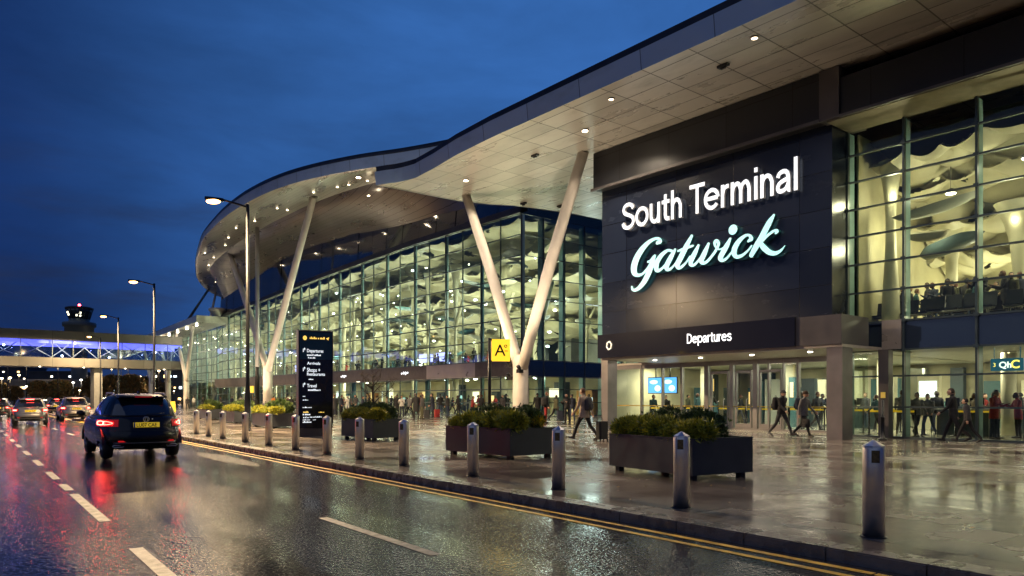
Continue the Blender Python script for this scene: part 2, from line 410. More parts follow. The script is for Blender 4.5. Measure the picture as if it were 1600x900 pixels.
def text_mb(body, size, depth, mats, name, parent, org, bold=0.0, right=(1, 0, 0), up=(0, 0, 1), width=None, spacing=1.0, align='LEFT'):
    """lettering as one mesh; org is the start of the baseline, right/up its axes"""
    cu = bpy.data.curves.new('lettering', 'FONT'); cu.body = body; cu.size = size; cu.extrude = depth/2; cu.offset = bold
    cu.align_x = align; cu.space_character = spacing; cu.resolution_u = 5
    tmp = bpy.data.objects.new('lettering_tmp', cu); COL.objects.link(tmp)
    bpy.context.view_layer.update()
    me = bpy.data.meshes.new_from_object(tmp.evaluated_get(DG()))
    bpy.data.objects.remove(tmp); bpy.data.curves.remove(cu)
    co = np.zeros(len(me.vertices)*3); me.vertices.foreach_get('co', co); co = co.reshape(-1, 3)
    if width and len(co):
        sc = width/(co[:, 0].max()-co[:, 0].min()); co[:, 0] = (co[:, 0]-co[:, 0].min())*sc
    r = Vector(right); u = Vector(up); n = r.cross(u)
    off = Vector(OFF.get(root_of(parent).name, (0, 0, 0))) if parent else Vector((0, 0, 0))
    M = np.array([r, u, n]); out = co@M+np.array(Vector(org)-off)
    me.vertices.foreach_set('co', out.reshape(-1)); me.materials.clear()
    for m in (mats if isinstance(mats, (list, tuple)) else [mats]): me.materials.append(m)
    me.polygons.foreach_set('material_index', [0]*len(me.polygons)); me.update(); me.name = name
    o = bpy.data.objects.new(name, me); COL.objects.link(o)
    if parent: o.parent = parent
    return o
LK = {'hall_globe': 2.7, 'wing_globe': 1.7, 'lobby_panel': 4.2, 'ceiling_panel': 2.2, 'light_box': 2.0, 'downlight_lamp': 2.2, 'lamp_light': 4.6, 'portal_light': 2.0, 'bridge_light': 1.1, 'underside_lamp': .12, 'canopy_light': 2.5, 'soffit_uplight': 2.2}
def lamp(kind, name, loc, energy, col, parent=None, size=.2, aim=None, angle=None, blend=.6, sizey=None):
    l = bpy.data.lights.new(name, kind); l.energy = energy*LK.get(name, 1.0); l.color = col
    if kind == 'AREA':
        l.size = size
        if sizey: l.shape = 'RECTANGLE'; l.size_y = sizey
    else: l.shadow_soft_size = size
    if kind == 'SPOT': l.spot_size = R(angle or 120); l.spot_blend = blend
    o = bpy.data.objects.new(name, l); COL.objects.link(o)
    if parent:
        o.parent = parent; off = OFF.get(root_of(parent).name, (0, 0, 0)); loc = tuple(Vector(loc)-Vector(off))
    o.location = loc
    if aim is not None:
        d = Vector(aim); o.rotation_mode = 'QUATERNION'; o.rotation_quaternion = d.to_track_quat('-Z', 'Y')
    return o
def interp(x, tab):
    if x <= tab[0][0]: return tab[0][1]
    for (a, va), (b, vb) in zip(tab, tab[1:]):
        if x <= b: return va+(vb-va)*(x-a)/(b-a)
    return tab[-1][1]
def crom(pts, n=8):
    """Catmull-Rom resampling of n-tuples"""
    out = []
    P = [np.array(p, float) for p in pts]; P = [2*P[0]-P[1]]+P+[2*P[-1]-P[-2]]
    for i in range(1, len(P)-2):
        for k in range(n):
            t = k/n; a, b, c, d = P[i-1:i+3]
            out.append(.5*((2*b)+(-a+c)*t+(2*a-5*b+4*c-d)*t*t+(-a+3*b-3*c+d)*t**3))
    out.append(P[-2]); return out

# ------------------------------------------------------------------ setting
g = MB(); g.box((-3000, -3000, -.6), (3000, 3000, -.05)); tag(g.build('ground', GROUND), kind='structure')
def rframe(name, mb, mat, kind='structure'):
    o = mb.build(name, mat); o.rotation_euler = (0, 0, AR); return tag(o, kind=kind)
m = MB(); m.box((-420, -70, -.045), (60, 6.55, 0)); rframe('road', m, ROAD)
m = MB()
for i in range(150):                       # kerb stones with narrow joints
    x0 = -110+i*.915
    m.prism([(x0+.007, 6.55), (x0+.908, 6.55), (x0+.908, 6.86), (x0+.007, 6.86)], -.03, PV-.012)
    m.prism([(x0+.007, 6.562), (x0+.908, 6.562), (x0+.908, 6.86), (x0+.007, 6.86)], PV-.012, PV+.002)
m.box((-110, 6.6, -.04), (27, 6.84, PV-.02)); m.box((-420, 6.55, -.03), (-110.01, 6.86, PV+.002))
rframe('kerb', m, KERB)
m = MB(); m.box((-420, 6.862, -.04), (60, 130, PV)); rframe('pavement', m, PAVE)
m = MB()
def dash(p, s0, s1, w=.11):
    m.add([(-s1, p-w/2, .004), (-s0, p-w/2, .004), (-s0, p+w/2, .004), (-s1, p+w/2, .004)], [(0, 1, 2, 3)])
for s0, s1 in [(2.2, 4.6), (5.6, 8.35), (10.4, 13.7), (14.3, 15.4), (16.4, 18.2), (20, 22), (24, 26), (28, 30), (32, 34), (37, 39), (42, 44), (48, 50), (55, 57), (62, 64), (70, 72), (80, 82), (92, 95), (106, 109)]: dash(1.40, s0, s1, .13)
for s0, s1 in [(-4, -1), (.6, 3.4), (6.24, 9.07), (36, 38.5), (43, 45.5), (50, 52.5), (57, 59.5), (64, 67), (74, 77), (86, 89), (100, 103)]: dash(3.69, s0, s1, .12)
for s0, s1 in [(34, 36), (41, 43), (48, 50), (55, 57), (64, 66), (74, 76)]: dash(-1.9, s0, s1, .12)
rframe('lane_markings', m, LINE_W)
m = MB()
for p in (6.10, 6.35):
    s = -40.0
    while s < 130:
        w = .085*(.85+.3*rnd.random()); L = rnd.uniform(1.6, 3.4)
        m.add([(-s-L, p-w/2, .0042), (-s, p-w/2, .0042), (-s, p+w/2, .0042), (-s-L, p+w/2, .0042)], [(0, 1, 2, 3)]); s += L+rnd.choice((0.0, 0.0, .02))
rframe('double_yellow_lines', m, LINE_Y)
m = MB(); pts = []
for i in range(24):
    a = 2*math.pi*i/24; pts.append((-19.6+2.4*math.cos(a)*(1+.15*rnd.random()), 5.35+.28*math.sin(a)*(1+.3*rnd.random())))
m.add([(x, y, .0035) for x, y in pts], [tuple(range(24))])
rframe('road_patch', m, pm('patched_tarmac', (.012, .012, .013), .2, var=.4, scale=8, bump=.7, bscale=60))

# ------------------------------------------------------------------ entrance building
EB = froot('entrance_building', AB, 18, 26.6, PV)
tag(EB, 'charcoal clad entrance building with lit white and turquoise lettering under a wide pale canopy', 'building')
def P(s, p, z): return (-s, p, z)
def sbox(mb, s0, s1, p0, p1, z0, z1): return mb.box((-s1, p0, z0), (-s0, p1, z1))
# sign wall and upper band
m = MB(); sbox(m, 13.75, 25.5, 26.6, 44, 3.32, 11.66)
m.build('sign_wall', CLAD, EB)
m = MB(); sbox(m, 13.95, 25.62, 26.1, 44, 11.66, 13.47)
sbox(m, -8, 13.2, 26.12, 27.2, 11.64, 13.05)
m.build('upper_band', CLADB, EB)
m = MB(); sbox(m, 13.2, 13.95, 26.02, 28.2, 11.62, 13.47); m.build('band_pilaster', GUN, EB)
m = MB(); sbox(m, -8, 13.2, 27.2, 27.72, 11.70, 13.46); m.build('recess', pm('recess_black', (.01, .01, .012), .5, var=.2), EB)
m = MB(); sbox(m, 13.95, 25.7, 25.98, 26.098, 11.60, 11.72); sbox(m, -8, 13.2, 26.0, 26.118, 11.58, 11.68); m.build('band_ledge', GUN, EB)
m = MB(); sbox(m, -8, 13.7, 26.13, 27.85, 11.56, 11.63); m.build('band_underside', pm('band_underside', (.20, .17, .12), .35, .4, var=.2), EB)
# canopy -----------------------------------------------------------
def eave(s):
    return interp(s, [(-12, 20.85), (27, 20.85), (30, 21.0), (32.5, 21.3), (34.6, 21.45), (35.8, 21.15), (36.6, 20.7), (37.15, 20.45)])
cano = MB()
sv = [-12, 0, 10, 20, 24, 27]+[27.5+.5*i for i in range(20)]
sv = [s for s in sv if s < 37.1]+[37.15]
front = [(s, eave(s)) for s in sv]
left = [(37.1, 22), (37.0, 26), (36.4, 28), (35.7, 29.3), (34.9, 33), (34.2, 46)]
outline = front+left+[(-12, 46)]
zs = 13.5
def ring(mb, pts, z0, z1, inset0=0, inset1=0):
    a = [P(s, p+inset0, z0) for s, p in pts]; b = [P(s, p+inset1, z1) for s, p in pts]; n = len(pts)
    mb.add(a+b, [(i, n+i, n+i+1, i+1) for i in range(n-1)])
m = MB(); m.add([P(s, p, zs) for s, p in outline], [tuple(range(len(outline)-1, -1, -1))])
cp = m.build('canopy', SOFF, EB); 
m = MB(); ring(m, front+left, zs-.02, zs+.02, -.02, -.02); ring(m, front+left, zs+.02, zs+.72, -.02, -.10); m.build('canopy_edge', FASC, cp)
m = MB(); ring(m, front+left, zs+.722, zs+1.02, .02, -.02)
m.add([P(s, p, zs+1.0) for s, p in outline], [tuple(range(len(outline)))]); m.build('roof_lip', DKMET, cp)
for px, py in ((914, 203), (728, 281), (1168, 165), (1340, 40), (560, 276)):
    if py < 200 and px > 1000: continue
    s, p = on_level(px, py, zs)
    m = MB(); m.lathe([(.17, -.05), (.17, 0)], P(s, p, zs)); m.m = 1
    m.lathe([(.02, -.07), (.12, -.065), (.13, -.052)], P(s, p, zs)); m.build('downlight', [DKMET, DOWN], cp)
    if px < 1000: lamp('SPOT', 'downlight_lamp', P(s, p, zs-.12), 900, (1, .80, .56), cp, .10, (0, 0, -1), 150, .8)
for s, p in ((20.5, 21.9), (14.0, 21.9), (7.5, 21.9), (1.0, 21.9)):
    m = MB(); m.lathe([(.14, -.04), (.14, 0)], P(s, p, zs)); m.m = 1
    m.lathe([(.02, -.055), (.10, -.05), (.11, -.042)], P(s, p, zs)); m.build('downlight', [DKMET, emit('dim_downlight', (1, .78, .5), 3)], cp)
    lamp('SPOT', 'downlight_lamp', P(s, p, zs-.1), 600, (1, .80, .60), cp, .12, (0, 0, -1), 140, .8)
for px, py in ((836, 243), (1130, 103), (818, 318), (875, 322)):
    s, p = on_level(px, py, zs-.05)
    m = MB(); sbox(m, s-.22, s+.22, p-.08, p+.08, zs-.09, zs-.002); sbox(m, s-.1, s+.1, p-.04, p+.04, zs-.16, zs-.09); m.build('soffit_fitting', DKMET, cp)
# V column ---------------------------------------------------------
def v_column(root, s, p, zsplit, tops, r0, r1, mat, name='v_column', foot=True):
    m = MB(); m.lathe([(r0*1.0, 0), (r0*1.0, zsplit*.45), (r0*.96, zsplit*.9), (r0*.8, zsplit*1.02)], P(s, p, 0), 20)
    for ts, tp, tz in tops:
        d = Vector(P(ts, tp, tz))-Vector(P(s, p, zsplit*.9)); b = Vector(P(s, p, zsplit*.9))
        sh = .28 if ts > s else -.28
        m.path([b+Vector((-sh*r0, 0, -.3)), b+Vector((-sh*r0*1.6, 0, 0))+d*.06, b+d*.5, Vector(P(ts, tp, tz))], [r0*.7, r1*1.02, r1*1.05, r1*.9], 16)
    c = m.build(name, mat, root)
    if foot:
        m = MB(); m.lathe([(r0*1.06, 0), (r0*1.06, 1.0), (r0*1.02, 1.02)], P(s, p, 0), 20); m.build('column_base', GUN, c)
    return c
sL, pL = on_level(728, 306, zs); sR, pR = on_level(912, 238, zs)
vc = v_column(EB, 30.6, 25.6, 3.7, [(sL, pL, zs+.05), (sR, pR, zs+.05)], .43, .29, COLW)
for sx, dz in ((.5, 3.15), (-.42, 2.8), (.46, 2.45)):
    m = MB(); sbox(m, 30.6+sx-.12, 30.6+sx+.12, 25.05, 25.35, dz, dz+.2); m.tube(P(30.6+sx, 25.2, dz+.2), P(30.6+sx, 25.05, dz+.38), .10); m.build('floodlight', BLK, vc)
for s, p, e in ((32.6, 23.8, 900), (28.0, 23.8, 900)):
    lamp('SPOT', 'soffit_uplight', P(s, p, 2.6), e, (1, .80, .54), EB, .12, (.1 if s > 30.6 else .35, -.05, 1), 130, .9)
# lettering --------------------------------------------------------
WHITE_L = emit('white_letter_face', (.93, .96, 1), .85); TURQ = emit('turquoise_letter_face', (.24, .80, .78), .80)
LSIDE = pm('letter_return', (.55, .58, .62), .4, var=.05); TSIDE = pm('turquoise_return', (.03, .16, .17), .4, var=.05)
PL = 26.42
def two_tone(o, mats):
    me = o.data; me.materials.clear(); [me.materials.append(x) for x in mats]
    mi = [0 if p.normal.y < -.9 else 1 for p in me.polygons]; me.polygons.foreach_set('material_index', mi); me.update()
sA, sB = s_at(972, PL), s_at(1250, PL)
def arc(cx, cy, rx, ry, a0, a1, n=22): return [(cx+rx*math.cos(R(a0+(a1-a0)*i/n)), cy+ry*math.sin(R(a0+(a1-a0)*i/n))) for i in range(n+1)]
def cr(*p): return [tuple(q) for q in crom(p, 5)]
def arch(x0, w): return cr((x0, .40), (x0+.05, .56), (x0+.18, .650), (x0+w*.80, .60), (x0+w, .44))+[(x0+w, .2), (x0+w, 0)]
ESS = cr((.635, .75), (.53, .885), (.36, .925), (.19, .87), (.13, .73), (.22, .605), (.40, .53), (.585, .43), (.65, .275), (.55, .13), (.36, .073), (.17, .125), (.075, .27))
GL = {'S': (.73, [ESS]), 'o': (.73, [arc(.365, .365, .275, .292, 0, 360, 30)]), 'u': (.61, [cr((.11, .73), (.11, .45), (.115, .25), (.18, .11), (.30, .073), (.43, .14), (.485, .30)), [(.485, .73), (.485, 0)]]),
 't': (.43, [[(.2, .93), (.2, .40)]+cr((.2, .40), (.2, .2), (.245, .09), (.32, .068), (.40, .075)), [(.03, .668), (.40, .668)]]), 'h': (.61, [[(.11, 1.0), (.11, 0)], arch(.11, .375)]),
 'T': (.62, [[(.0, .928), (.68, .928)], [(.34, .928), (.34, 0)]]), 'e': (.71, [arc(.36, .365, .272, .292, 4, 322, 30), [(.1, .385), (.62, .385)]]), 'r': (.41, [[(.11, .73), (.11, 0)], cr((.11, .40), (.16, .57), (.26, .645), (.37, .655))]),
 'm': (.92, [[(.11, .73), (.11, 0)], arch(.11, .335), arch(.445, .335)]), 'i': (.25, [[(.125, .73), (.125, 0)], [(.125, 1.0), (.125, .855)]]), 'n': (.61, [[(.11, .73), (.11, 0)], arch(.11, .375)]),
 'a': (.62, [cr((.09, .50), (.15, .61), (.29, .660), (.42, .61), (.475, .47))+[(.475, .12), (.50, .06), (.545, .06)], cr((.475, .42), (.30, .375), (.15, .31), (.088, .19), (.14, .09), (.25, .070), (.39, .13), (.475, .26))]), 'l': (.24, [[(.12, 1.0), (.12, 0)]]),
 'D': (.79, [[(.12, 1.0), (.12, 0)], [(.12, .927), (.30, .927)]+cr((.30, .927), (.52, .87), (.66, .68), (.68, .5), (.66, .32), (.52, .13), (.30, .073))+[(.12, .073)]]), 'p': (.72, [[(.11, .73), (.11, -.27)], arc(.375, .365, .265, .292, 0, 360, 30)]),
 's': (.57, [[(x*.80, y*.73) for x, y in ESS]]), ' ': (.30, [])}
def stroke_word(word, s_left, s_right, zb, cap, p_front, depth, mats, name, root, wt=.132):
    tot = sum(GL[c][0] for c in word); sx_ = (s_left-s_right)/tot; mb = MB(); x = 0; k = 0
    for c in word:
        for st in GL[c][1]:
            closed = st[0] == st[-1] or math.dist(st[0], st[-1]) < 1e-6; L, Rr = [], []; n = len(st)
            pts = [np.array(q) for q in st]
            for i in range(n):
                a = pts[i-1] if i else (pts[-2] if closed else pts[0]); b = pts[i+1] if i < n-1 else (pts[1] if closed else pts[-1]); d = b-a; d = d/(np.hypot(*d)+1e-9); nr = np.array([-d[1], d[0]])*wt/2
                L.append(pts[i]+nr); Rr.append(pts[i]-nr)
            yF = p_front-.0022*(k % 3); yB = p_front+depth; k += 1
            f = lambda q, y: P(s_left-(x+q[0])*sx_, y, zb+q[1]*cap)
            vs = [f(q, yF) for q in L]+[f(q, yF) for q in Rr]+[f(q, yB) for q in L]+[f(q, yB) for q in Rr]
            mb.m = 0; mb.add(vs, [(i, n+i, n+i+1, i+1) for i in range(n-1)])
            mb.m = 1; mb.add(vs, [(i, i+1, 2*n+i+1, 2*n+i) for i in range(n-1)]+[(n+i, 3*n+i, 3*n+i+1, n+i+1) for i in range(n-1)]+([] if closed else [(0, 2*n, 3*n, n), (n-1, 2*n-1, 4*n-1, 3*n-1)]))
        x += GL[c][0]
    return mb.build(name, mats, root)
stroke_word('South Terminal', sA, sB, 9.42, 1.29, PL-.06, .13, [WHITE_L, LSIDE], 'white_lettering', EB)
G = [  # strokes of the script word: (x, y, width) traced on the sign, in sign units
 [(322,300,30),(345,285,44),(335,262,28),(300,262,28),(240,295,36),(175,365,50),(125,450,56),(102,530,58),(108,585,52),(140,605,34),(185,590,22),(235,535,22),(262,490,26)],
 [(235,478,20),(262,470,30),(290,440,36)],
 [(298,425,24),(268,510,46),(238,590,50),(200,665,46),(155,720,38),(115,745,30),(90,740,24),(82,715,16)],
 [(462,378,26),(420,372,26),(365,415,38),(322,480,46),(312,540,46),(330,562,34),(375,535,22),(425,470,22),(455,415,24)],
 [(490,368,24),(450,440,44),(415,510,46),(412,548,36),(440,550,26),(480,515,18),(520,460,16)],
 [(648,238,26),(600,330,46),(550,430,50),(515,500,48),(522,535,36),(555,525,26),(600,480,18),(632,430,16)],
 [(520,378,18),(580,355,26),(660,328,20)],
 [(712,328,24),(680,395,42),(645,465,46),(642,505,38),(672,508,26),(715,465,20),(752,410,18)],
 [(808,312,24),(775,390,44),(745,455,46),(748,488,38),(790,480,28),(845,420,24),(890,350,26),(902,305,30),(885,283,34),(868,300,30),(872,335,18),(905,362,16),(945,350,16),(985,315,14)],
 [(1012,266,24),(980,330,44),(940,400,48),(920,448,44),(938,466,32),(975,450,24),(1015,405,18),(1045,365,14)],
 [(1185,285,22),(1212,262,40),(1195,232,26),(1160,232,26),(1105,275,40),(1062,340,50),(1050,400,50),(1075,432,38),(1125,420,28),(1180,375,18),(1215,330,16)],
 [(1425,42,22),(1380,115,50),(1310,250,54),(1250,350,52),(1215,415,42)],
 [(1445,208,22),(1455,190,36),(1425,190,24),(1375,225,24),(1325,275,24),(1285,320,24)],
 [(1300,300,40),(1330,345,56),(1385,390,52),(1440,400,38),(1490,375,24),(1532,328,6)],
]
gm = MB(); gs = MB()
def wall_pt(x, y, p=PL):
    px, py = 975+x*.165625, 330+y*.165625
    s = s_at(px, p); return s, z_at(px, py, p)
for k, st in enumerate(G):
    pts = crom(st, 6); Lp, Rp = [], []
    W2 = [wall_pt(a[0], a[1]) for a in pts]
    for i, (a, w) in enumerate(zip(pts, W2)):
        b0 = pts[max(i-1, 0)]; b1 = pts[min(i+1, len(pts)-1)]; d = np.array([b1[0]-b0[0], b1[1]-b0[1]]); d = d/(np.hypot(*d)+1e-9); nrm = np.array([-d[1], d[0]])
        hw = a[2]*.5
        Lp.append(wall_pt(a[0]+nrm[0]*hw, a[1]+nrm[1]*hw)); Rp.append(wall_pt(a[0]-nrm[0]*hw, a[1]-nrm[1]*hw))
    yF = PL-.06-.003*k; yB = PL+.07; n = len(Lp)
    vs = [P(s, yF, z) for s, z in Lp]+[P(s, yF, z) for s, z in Rp]+[P(s, yB, z) for s, z in Lp]+[P(s, yB, z) for s, z in Rp]
    gm.m = 0; gm.add(vs, [(i, i+1, n+i+1, n+i) for i in range(n-1)])
    gm.m = 1; gm.add(vs, [(i, 2*n+i, 2*n+i+1, i+1) for i in range(n-1)]+[(n+i, n+i+1, 3*n+i+1, 3*n+i) for i in range(n-1)])
    for e in (0, -1):      # rounded stroke ends
        s0, z0 = W2[e]; rr = abs(Lp[e][0]-Rp[e][0])+abs(Lp[e][1]-Rp[e][1]); rr = math.hypot(Lp[e][0]-Rp[e][0], Lp[e][1]-Rp[e][1])*.5
        ya = yF-.0012*(2+e); pts2 = [(s0+rr*math.cos(t*math.pi/8), z0+rr*math.sin(t*math.pi/8)) for t in range(16)]
        vs = [P(s, ya, z) for s, z in pts2]+[P(s, yB, z) for s, z in pts2]
        gm.m = 0; gm.add(vs, [tuple(range(16))]); gm.m = 1; gm.add(vs, [(i, (i+1) % 16, 16+(i+1) % 16, 16+i) for i in range(16)])
s0, z0 = wall_pt(1042, 178); pts2 = [(s0+.21*math.cos(t*math.pi/12), z0+.21*math.sin(t*math.pi/12)) for t in range(24)]
vs = [P(s, PL-.11, z) for s, z in pts2]+[P(s, PL+.07, z) for s, z in pts2]
gm.m = 0; gm.add(vs, [tuple(range(24))]); gm.m = 1; gm.add(vs, [(i, (i+1) % 24, 24+(i+1) % 24, 24+i) for i in range(24)])
gm.build('script_lettering', [TURQ, TSIDE], EB)
# portal -----------------------------------------------------------
m = MB(); sbox(m, 12.4, 23.78, 24.62, 26.598, 3.30, 4.32); pf = m.build('portal_fascia', GUN, EB)
m = MB(); sbox(m, 14.06, 23.80, 24.52, 24.618, 3.28, 4.345); m.build('sign_panel', BLACKP, pf)
sd0, sd1 = s_at(1073, 24.5), s_at(1143, 24.5)
stroke_word('Departures', sd0, sd1, z_at(1073, 537, 24.5)-.005, .40, 24.49, .025, [emit('departures_letters', (.95, .97, 1), 1.3), LSIDE], 'lettering', pf, .135)
m = MB(); c = P(s_at(952, 24.5), 24.48, z_at(952, 540, 24.5))
for i in range(6):
    a0, a1 = math.pi*2*i/6+.3, math.pi*2*(i+1)/6+.3
    m.tube((c[0]+.15*math.cos(a0), c[1], c[2]+.19*math.sin(a0)), (c[0]+.15*math.cos(a1), c[1], c[2]+.19*math.sin(a1)), .028, n=6)
m.build('emblem', emit('emblem_glow', (1, .85, .6), .8), pf)
m = MB(); sbox(m, 12.4, 23.78, 24.7, 29.4, 3.2, 3.298); sbox(m, 12.4, 27.6, 29.402, 30.2, 3.2, 3.298); m.build('portal_ceiling', pm('portal_ceiling', (.40, .36, .32), .4, .2, var=.1), EB)
m = MB(); sbox(m, 23.36, 23.76, 24.72, 25.35, 0, 3.198); m.build('portal_column', FRAME, EB)
m = MB(); sbox(m, 12.42, 12.98, 24.72, 25.45, 0, 3.198); m.build('portal_column', FRAME, EB)
m = MB(); sbox(m, 12.02, 12.38, 27.3, 27.66, 0, 3.2); m.build('portal_column', GUN, EB)
m = MB(); sbox(m, 11.72, 12.40, 27.62, 27.74, 3.22, 4.28); m.build('end_panel', GUNL, EB)
m = MB(); sbox(m, 12.12, 12.28, 27.27, 27.298, 1.45, 1.66); m.build('notice', pm('yellow_notice', (.75, .60, .12), .5, var=.1), EB)
for s in (14.5, 17, 19.5, 22):
    m = MB(); m.lathe([(.02, -.03), (.08, -.028), (.09, 0)], P(s, 26.4, 3.2), 10); m.build('ceiling_spot', emit('portal_spot', (1, .88, .7), 14), EB)
lamp('AREA', 'portal_light', P(18, 26.2, 3.15), 60, (1, .86, .66), EB, 9, (0, 0, -1), sizey=.5)
# door screen
PD = 29.5
ver = [(954, .10), (1003, .09), (1036, .06), (1066, .10), (1105, .22), (1144, .18), (1181, .22), (1202, .07), (1225, .05), (1248, .09), (1297, .12)]
for px, w in ver:
    s = s_at(px, PD); m = MB(); sbox(m, s-w/2, s+w/2, PD-.09, PD+.09, 0, 3.197); m.build('door_post', FRAME, EB)
sa, sb = s_at(954, PD), s_at(1297, PD)
m = MB(); sbox(m, sb, sa, PD-.07, PD+.07, 0, .10); sbox(m, sb, sa, PD-.06, PD+.06, 2.98, 3.19); m.build('door_rail', FRAME, EB)
m = MB(); sbox(m, sb, sa, PD-.05, PD-.02, 1.05, 1.10); m.build('push_rail', pm('brass_rail', (.45, .33, .08), .35, .6, var=.15), EB)
m = MB()
for (pa, wa), (pb, wb) in zip(ver, ver[1:]):
    s1, s0 = s_at(pa, PD)-wa/2, s_at(pb, PD)+wb/2
    j = [rnd.uniform(-.02, .02) for _ in range(4)]
    m.add([P(s1, PD+j[0], .1), P(s0, PD+j[1], .1), P(s0, PD+j[2], 2.98), P(s1, PD+j[3], 2.98)], [(0, 1, 2, 3)])
m.add([P(13.78, 27.9, .05), P(13.78, PD, .05), P(13.78, PD, 3.19), P(13.78, 27.9, 3.19)], [(0, 1, 2, 3)])
m.build('door_glazing', G_DOOR, EB)
for pa, pb in ((1111, 1139), (1150, 1175), (1187, 1222)):
    d = MB(); s1, s0 = s_at(pa, PD), s_at(pb, PD)
    for a, b in ((s1, s1-.07), (s0+.07, s0)): sbox(d, b, a, PD-.06, PD+.06, .105, 2.6)
    sbox(d, s0, s1, PD-.055, PD+.055, 2.6, 2.72); sbox(d, s0+.07, s1-.07, PD-.05, PD+.05, .105, .3)
    dd = d.build('door_leaf', FRAME, EB)
    m = MB(); m.path([P(s0+.2, PD-.06, .9), P(s0+.2, PD-.14, .92), P(s0+.2, PD-.14, 1.4), P(s0+.2, PD-.06, 1.42)], .018, 6); m.build('handle', STEELC, dd)
# glazed wing ------------------------------------------------------
PG = 27.8
mull_s = [13.74, s_at(1413, PG), s_at(1527, PG), 7.02, 4.74, 2.46, .18, -2.1, -4.4, -6.7]
zt = [0.03, 1.12, 2.25, 3.2, 4.25, 5.40, 6.48, 7.54, 8.58, 9.62, 10.64, 11.60]
for i, s in enumerate(mull_s):
    m = MB(); sbox(m, s-.035, s+.035, PG-.10, PG+.06, 0, 11.6)
    for z in zt[3:-1]: sbox(m, s-.08, s+.08, PG-.14, PG-.099, z-.06, z+.06)
    mo = m.build('mullion', MULL, EB)
    m = MB(); sbox(m, s-.02, s+.02, PG+.08, PG+.46, 0, 11.55); m.build('glass_fin', FIN, mo)
for z in zt:
    m = MB(); sbox(m, mull_s[-1], mull_s[0], PG-.08, PG+.05, z-.03, z+.03); m.build('transom', MULL, EB)
m = MB(); sp = MB()
for a, b in zip(mull_s, mull_s[1:]):
    for z0, z1 in zip(zt, zt[1:]):
        j = [rnd.uniform(-.014, .014) for _ in range(4)]
        (sp if abs(z0-3.2) < .01 else m).add([P(a-.035, PG+j[0], z0+.03), P(b+.035, PG+j[1], z0+.03), P(b+.035, PG+j[2], z1-.03), P(a-.035, PG+j[3], z1-.03)], [(0, 1, 2, 3)])
m.build('wing_glazing', G_WING, EB)
sp.build('spandrel_glass', G_CLER, EB)
m = MB(); sbox(m, -8, 13.7, 28.35, 46, 3.25, 4.22); sbox(m, 13.7, 27.6, 30.3, 46, 3.22, 3.3); m.build('upper_floor', pm('slab_edge', (.55, .53, .42), .5, var=.1), EB)
m = MB(); sbox(m, -8, 27.6, 27.9, 46, .004, .012); m.build('interior_floor', FLOORI, EB)
m = MB(); sbox(m, -8, 13.7, 44.6, 45, 4.22, 11.6); sbox(m, -8, 27.6, 41.5, 41.8, .01, 3.22); sbox(m, -8.2, -8, 28, 45, 0, 11.6); sbox(m, 27.6, 27.8, 29.4, 44, 0, 3.3); sbox(m, 13.62, 13.70, 28.4, 44.6, 4.22, 11.6)
m.build('interior_wall', CREAM, EB)
def wav(x, y): return .55*math.sin(x*.9+1.3*math.sin(y*.5))+.5*math.sin(y*.8+.6*x)+.3*math.sin(1.7*x-.9*y+1)
def pillow(s, p, a, b):
    """sagging cells with creases between them, warped so that no two are alike"""
    w = mnoise.noise(Vector((s*.23, p*.23, 3.1)))*1.6; w2 = mnoise.noise(Vector((s*.21, p*.25, 9.7)))*1.6
    x = (s+w)*a+.5*(p+w2)*b; y = (p+w2)*b-.35*(s+w)*a
    return math.sqrt(abs(math.sin(x)*math.sin(y)))
def vault(root, s0, s1, p0, p1, z0, z1, a, b, amp, nu, nv, name, mat, hole=.40, seed=0.0):
    zf = (lambda s: z0) if not callable(z0) else z0; m = MB(); m.smooth = True; vs = []; fs = []
    for j in range(nv+1):
        for i in range(nu+1):
            s = s0+(s1-s0)*i/nu; t = j/nv; p = p0+(p1-p0)*t
            z = zf(s)+((z1(s) if callable(z1) else z1)-zf(s))*t-amp*pillow(s, p, a, b)+.5*mnoise.noise(Vector((s*.12, p*.15, 5+seed))); vs.append(P(s, p, z))
    for j in range(nv):
        for i in range(nu):
            s = s0+(s1-s0)*(i+.5)/nu; p = p0+(p1-p0)*(j+.5)/nv
            if mnoise.noise(Vector((s*.55, p*.6, 20+seed))) > hole and pillow(s, p, a, b) > .25: continue
            fs.append((j*(nu+1)+i, (j+1)*(nu+1)+i, (j+1)*(nu+1)+i+1, j*(nu+1)+i+1))
    m.add(vs, fs); return m.build(name, mat, root)
for k, (pa, pb, z) in enumerate(((28.9, 32.6, 10.75), (30.6, 35.2, 9.55), (32.6, 37.6, 8.4), (34.6, 40.6, 7.3), (37.5, 44.5, 6.4))):
    vault(EB, 13.5, -8, pa, pb, z+.25, z-.25, 2.0+.12*k, 1.75-.1*k, .42, 220, 44, 'pillowed_ceiling', CREAMW, .42, 3.7*k)
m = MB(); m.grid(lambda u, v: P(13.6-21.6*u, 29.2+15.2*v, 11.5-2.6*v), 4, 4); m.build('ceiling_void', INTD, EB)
for i, (s, p, r, zt_) in enumerate([(12.9, 29.5, .30, 9.4), (12.2, 33.5, .36, 8.2), (9.2, 31.5, .30, 7.4), (7.2, 36.5, .45, 8.6), (4.3, 31.8, .34, 8.0), (10.6, 39, .4, 8), (1.5, 35, .45, 8.5), (-2.5, 32, .4, 8.5), (5.4, 41, .4, 8.4), (12.6, 42, .4, 8.0)]):
    m = MB(); prof = [(r*1.05, 4.2)]
    for k in range(1, 13):
        t = k/12; prof.append((r*(.85+.25*math.cos(t*5+i))+(.9 if i else .3)*max(0, t-.6)**2.2*4.2, 4.2+(zt_-4.2+1.2)*t))
    m.lathe(prof, P(s, p, 0), 18); m.build('organic_column', CREAMW, EB)
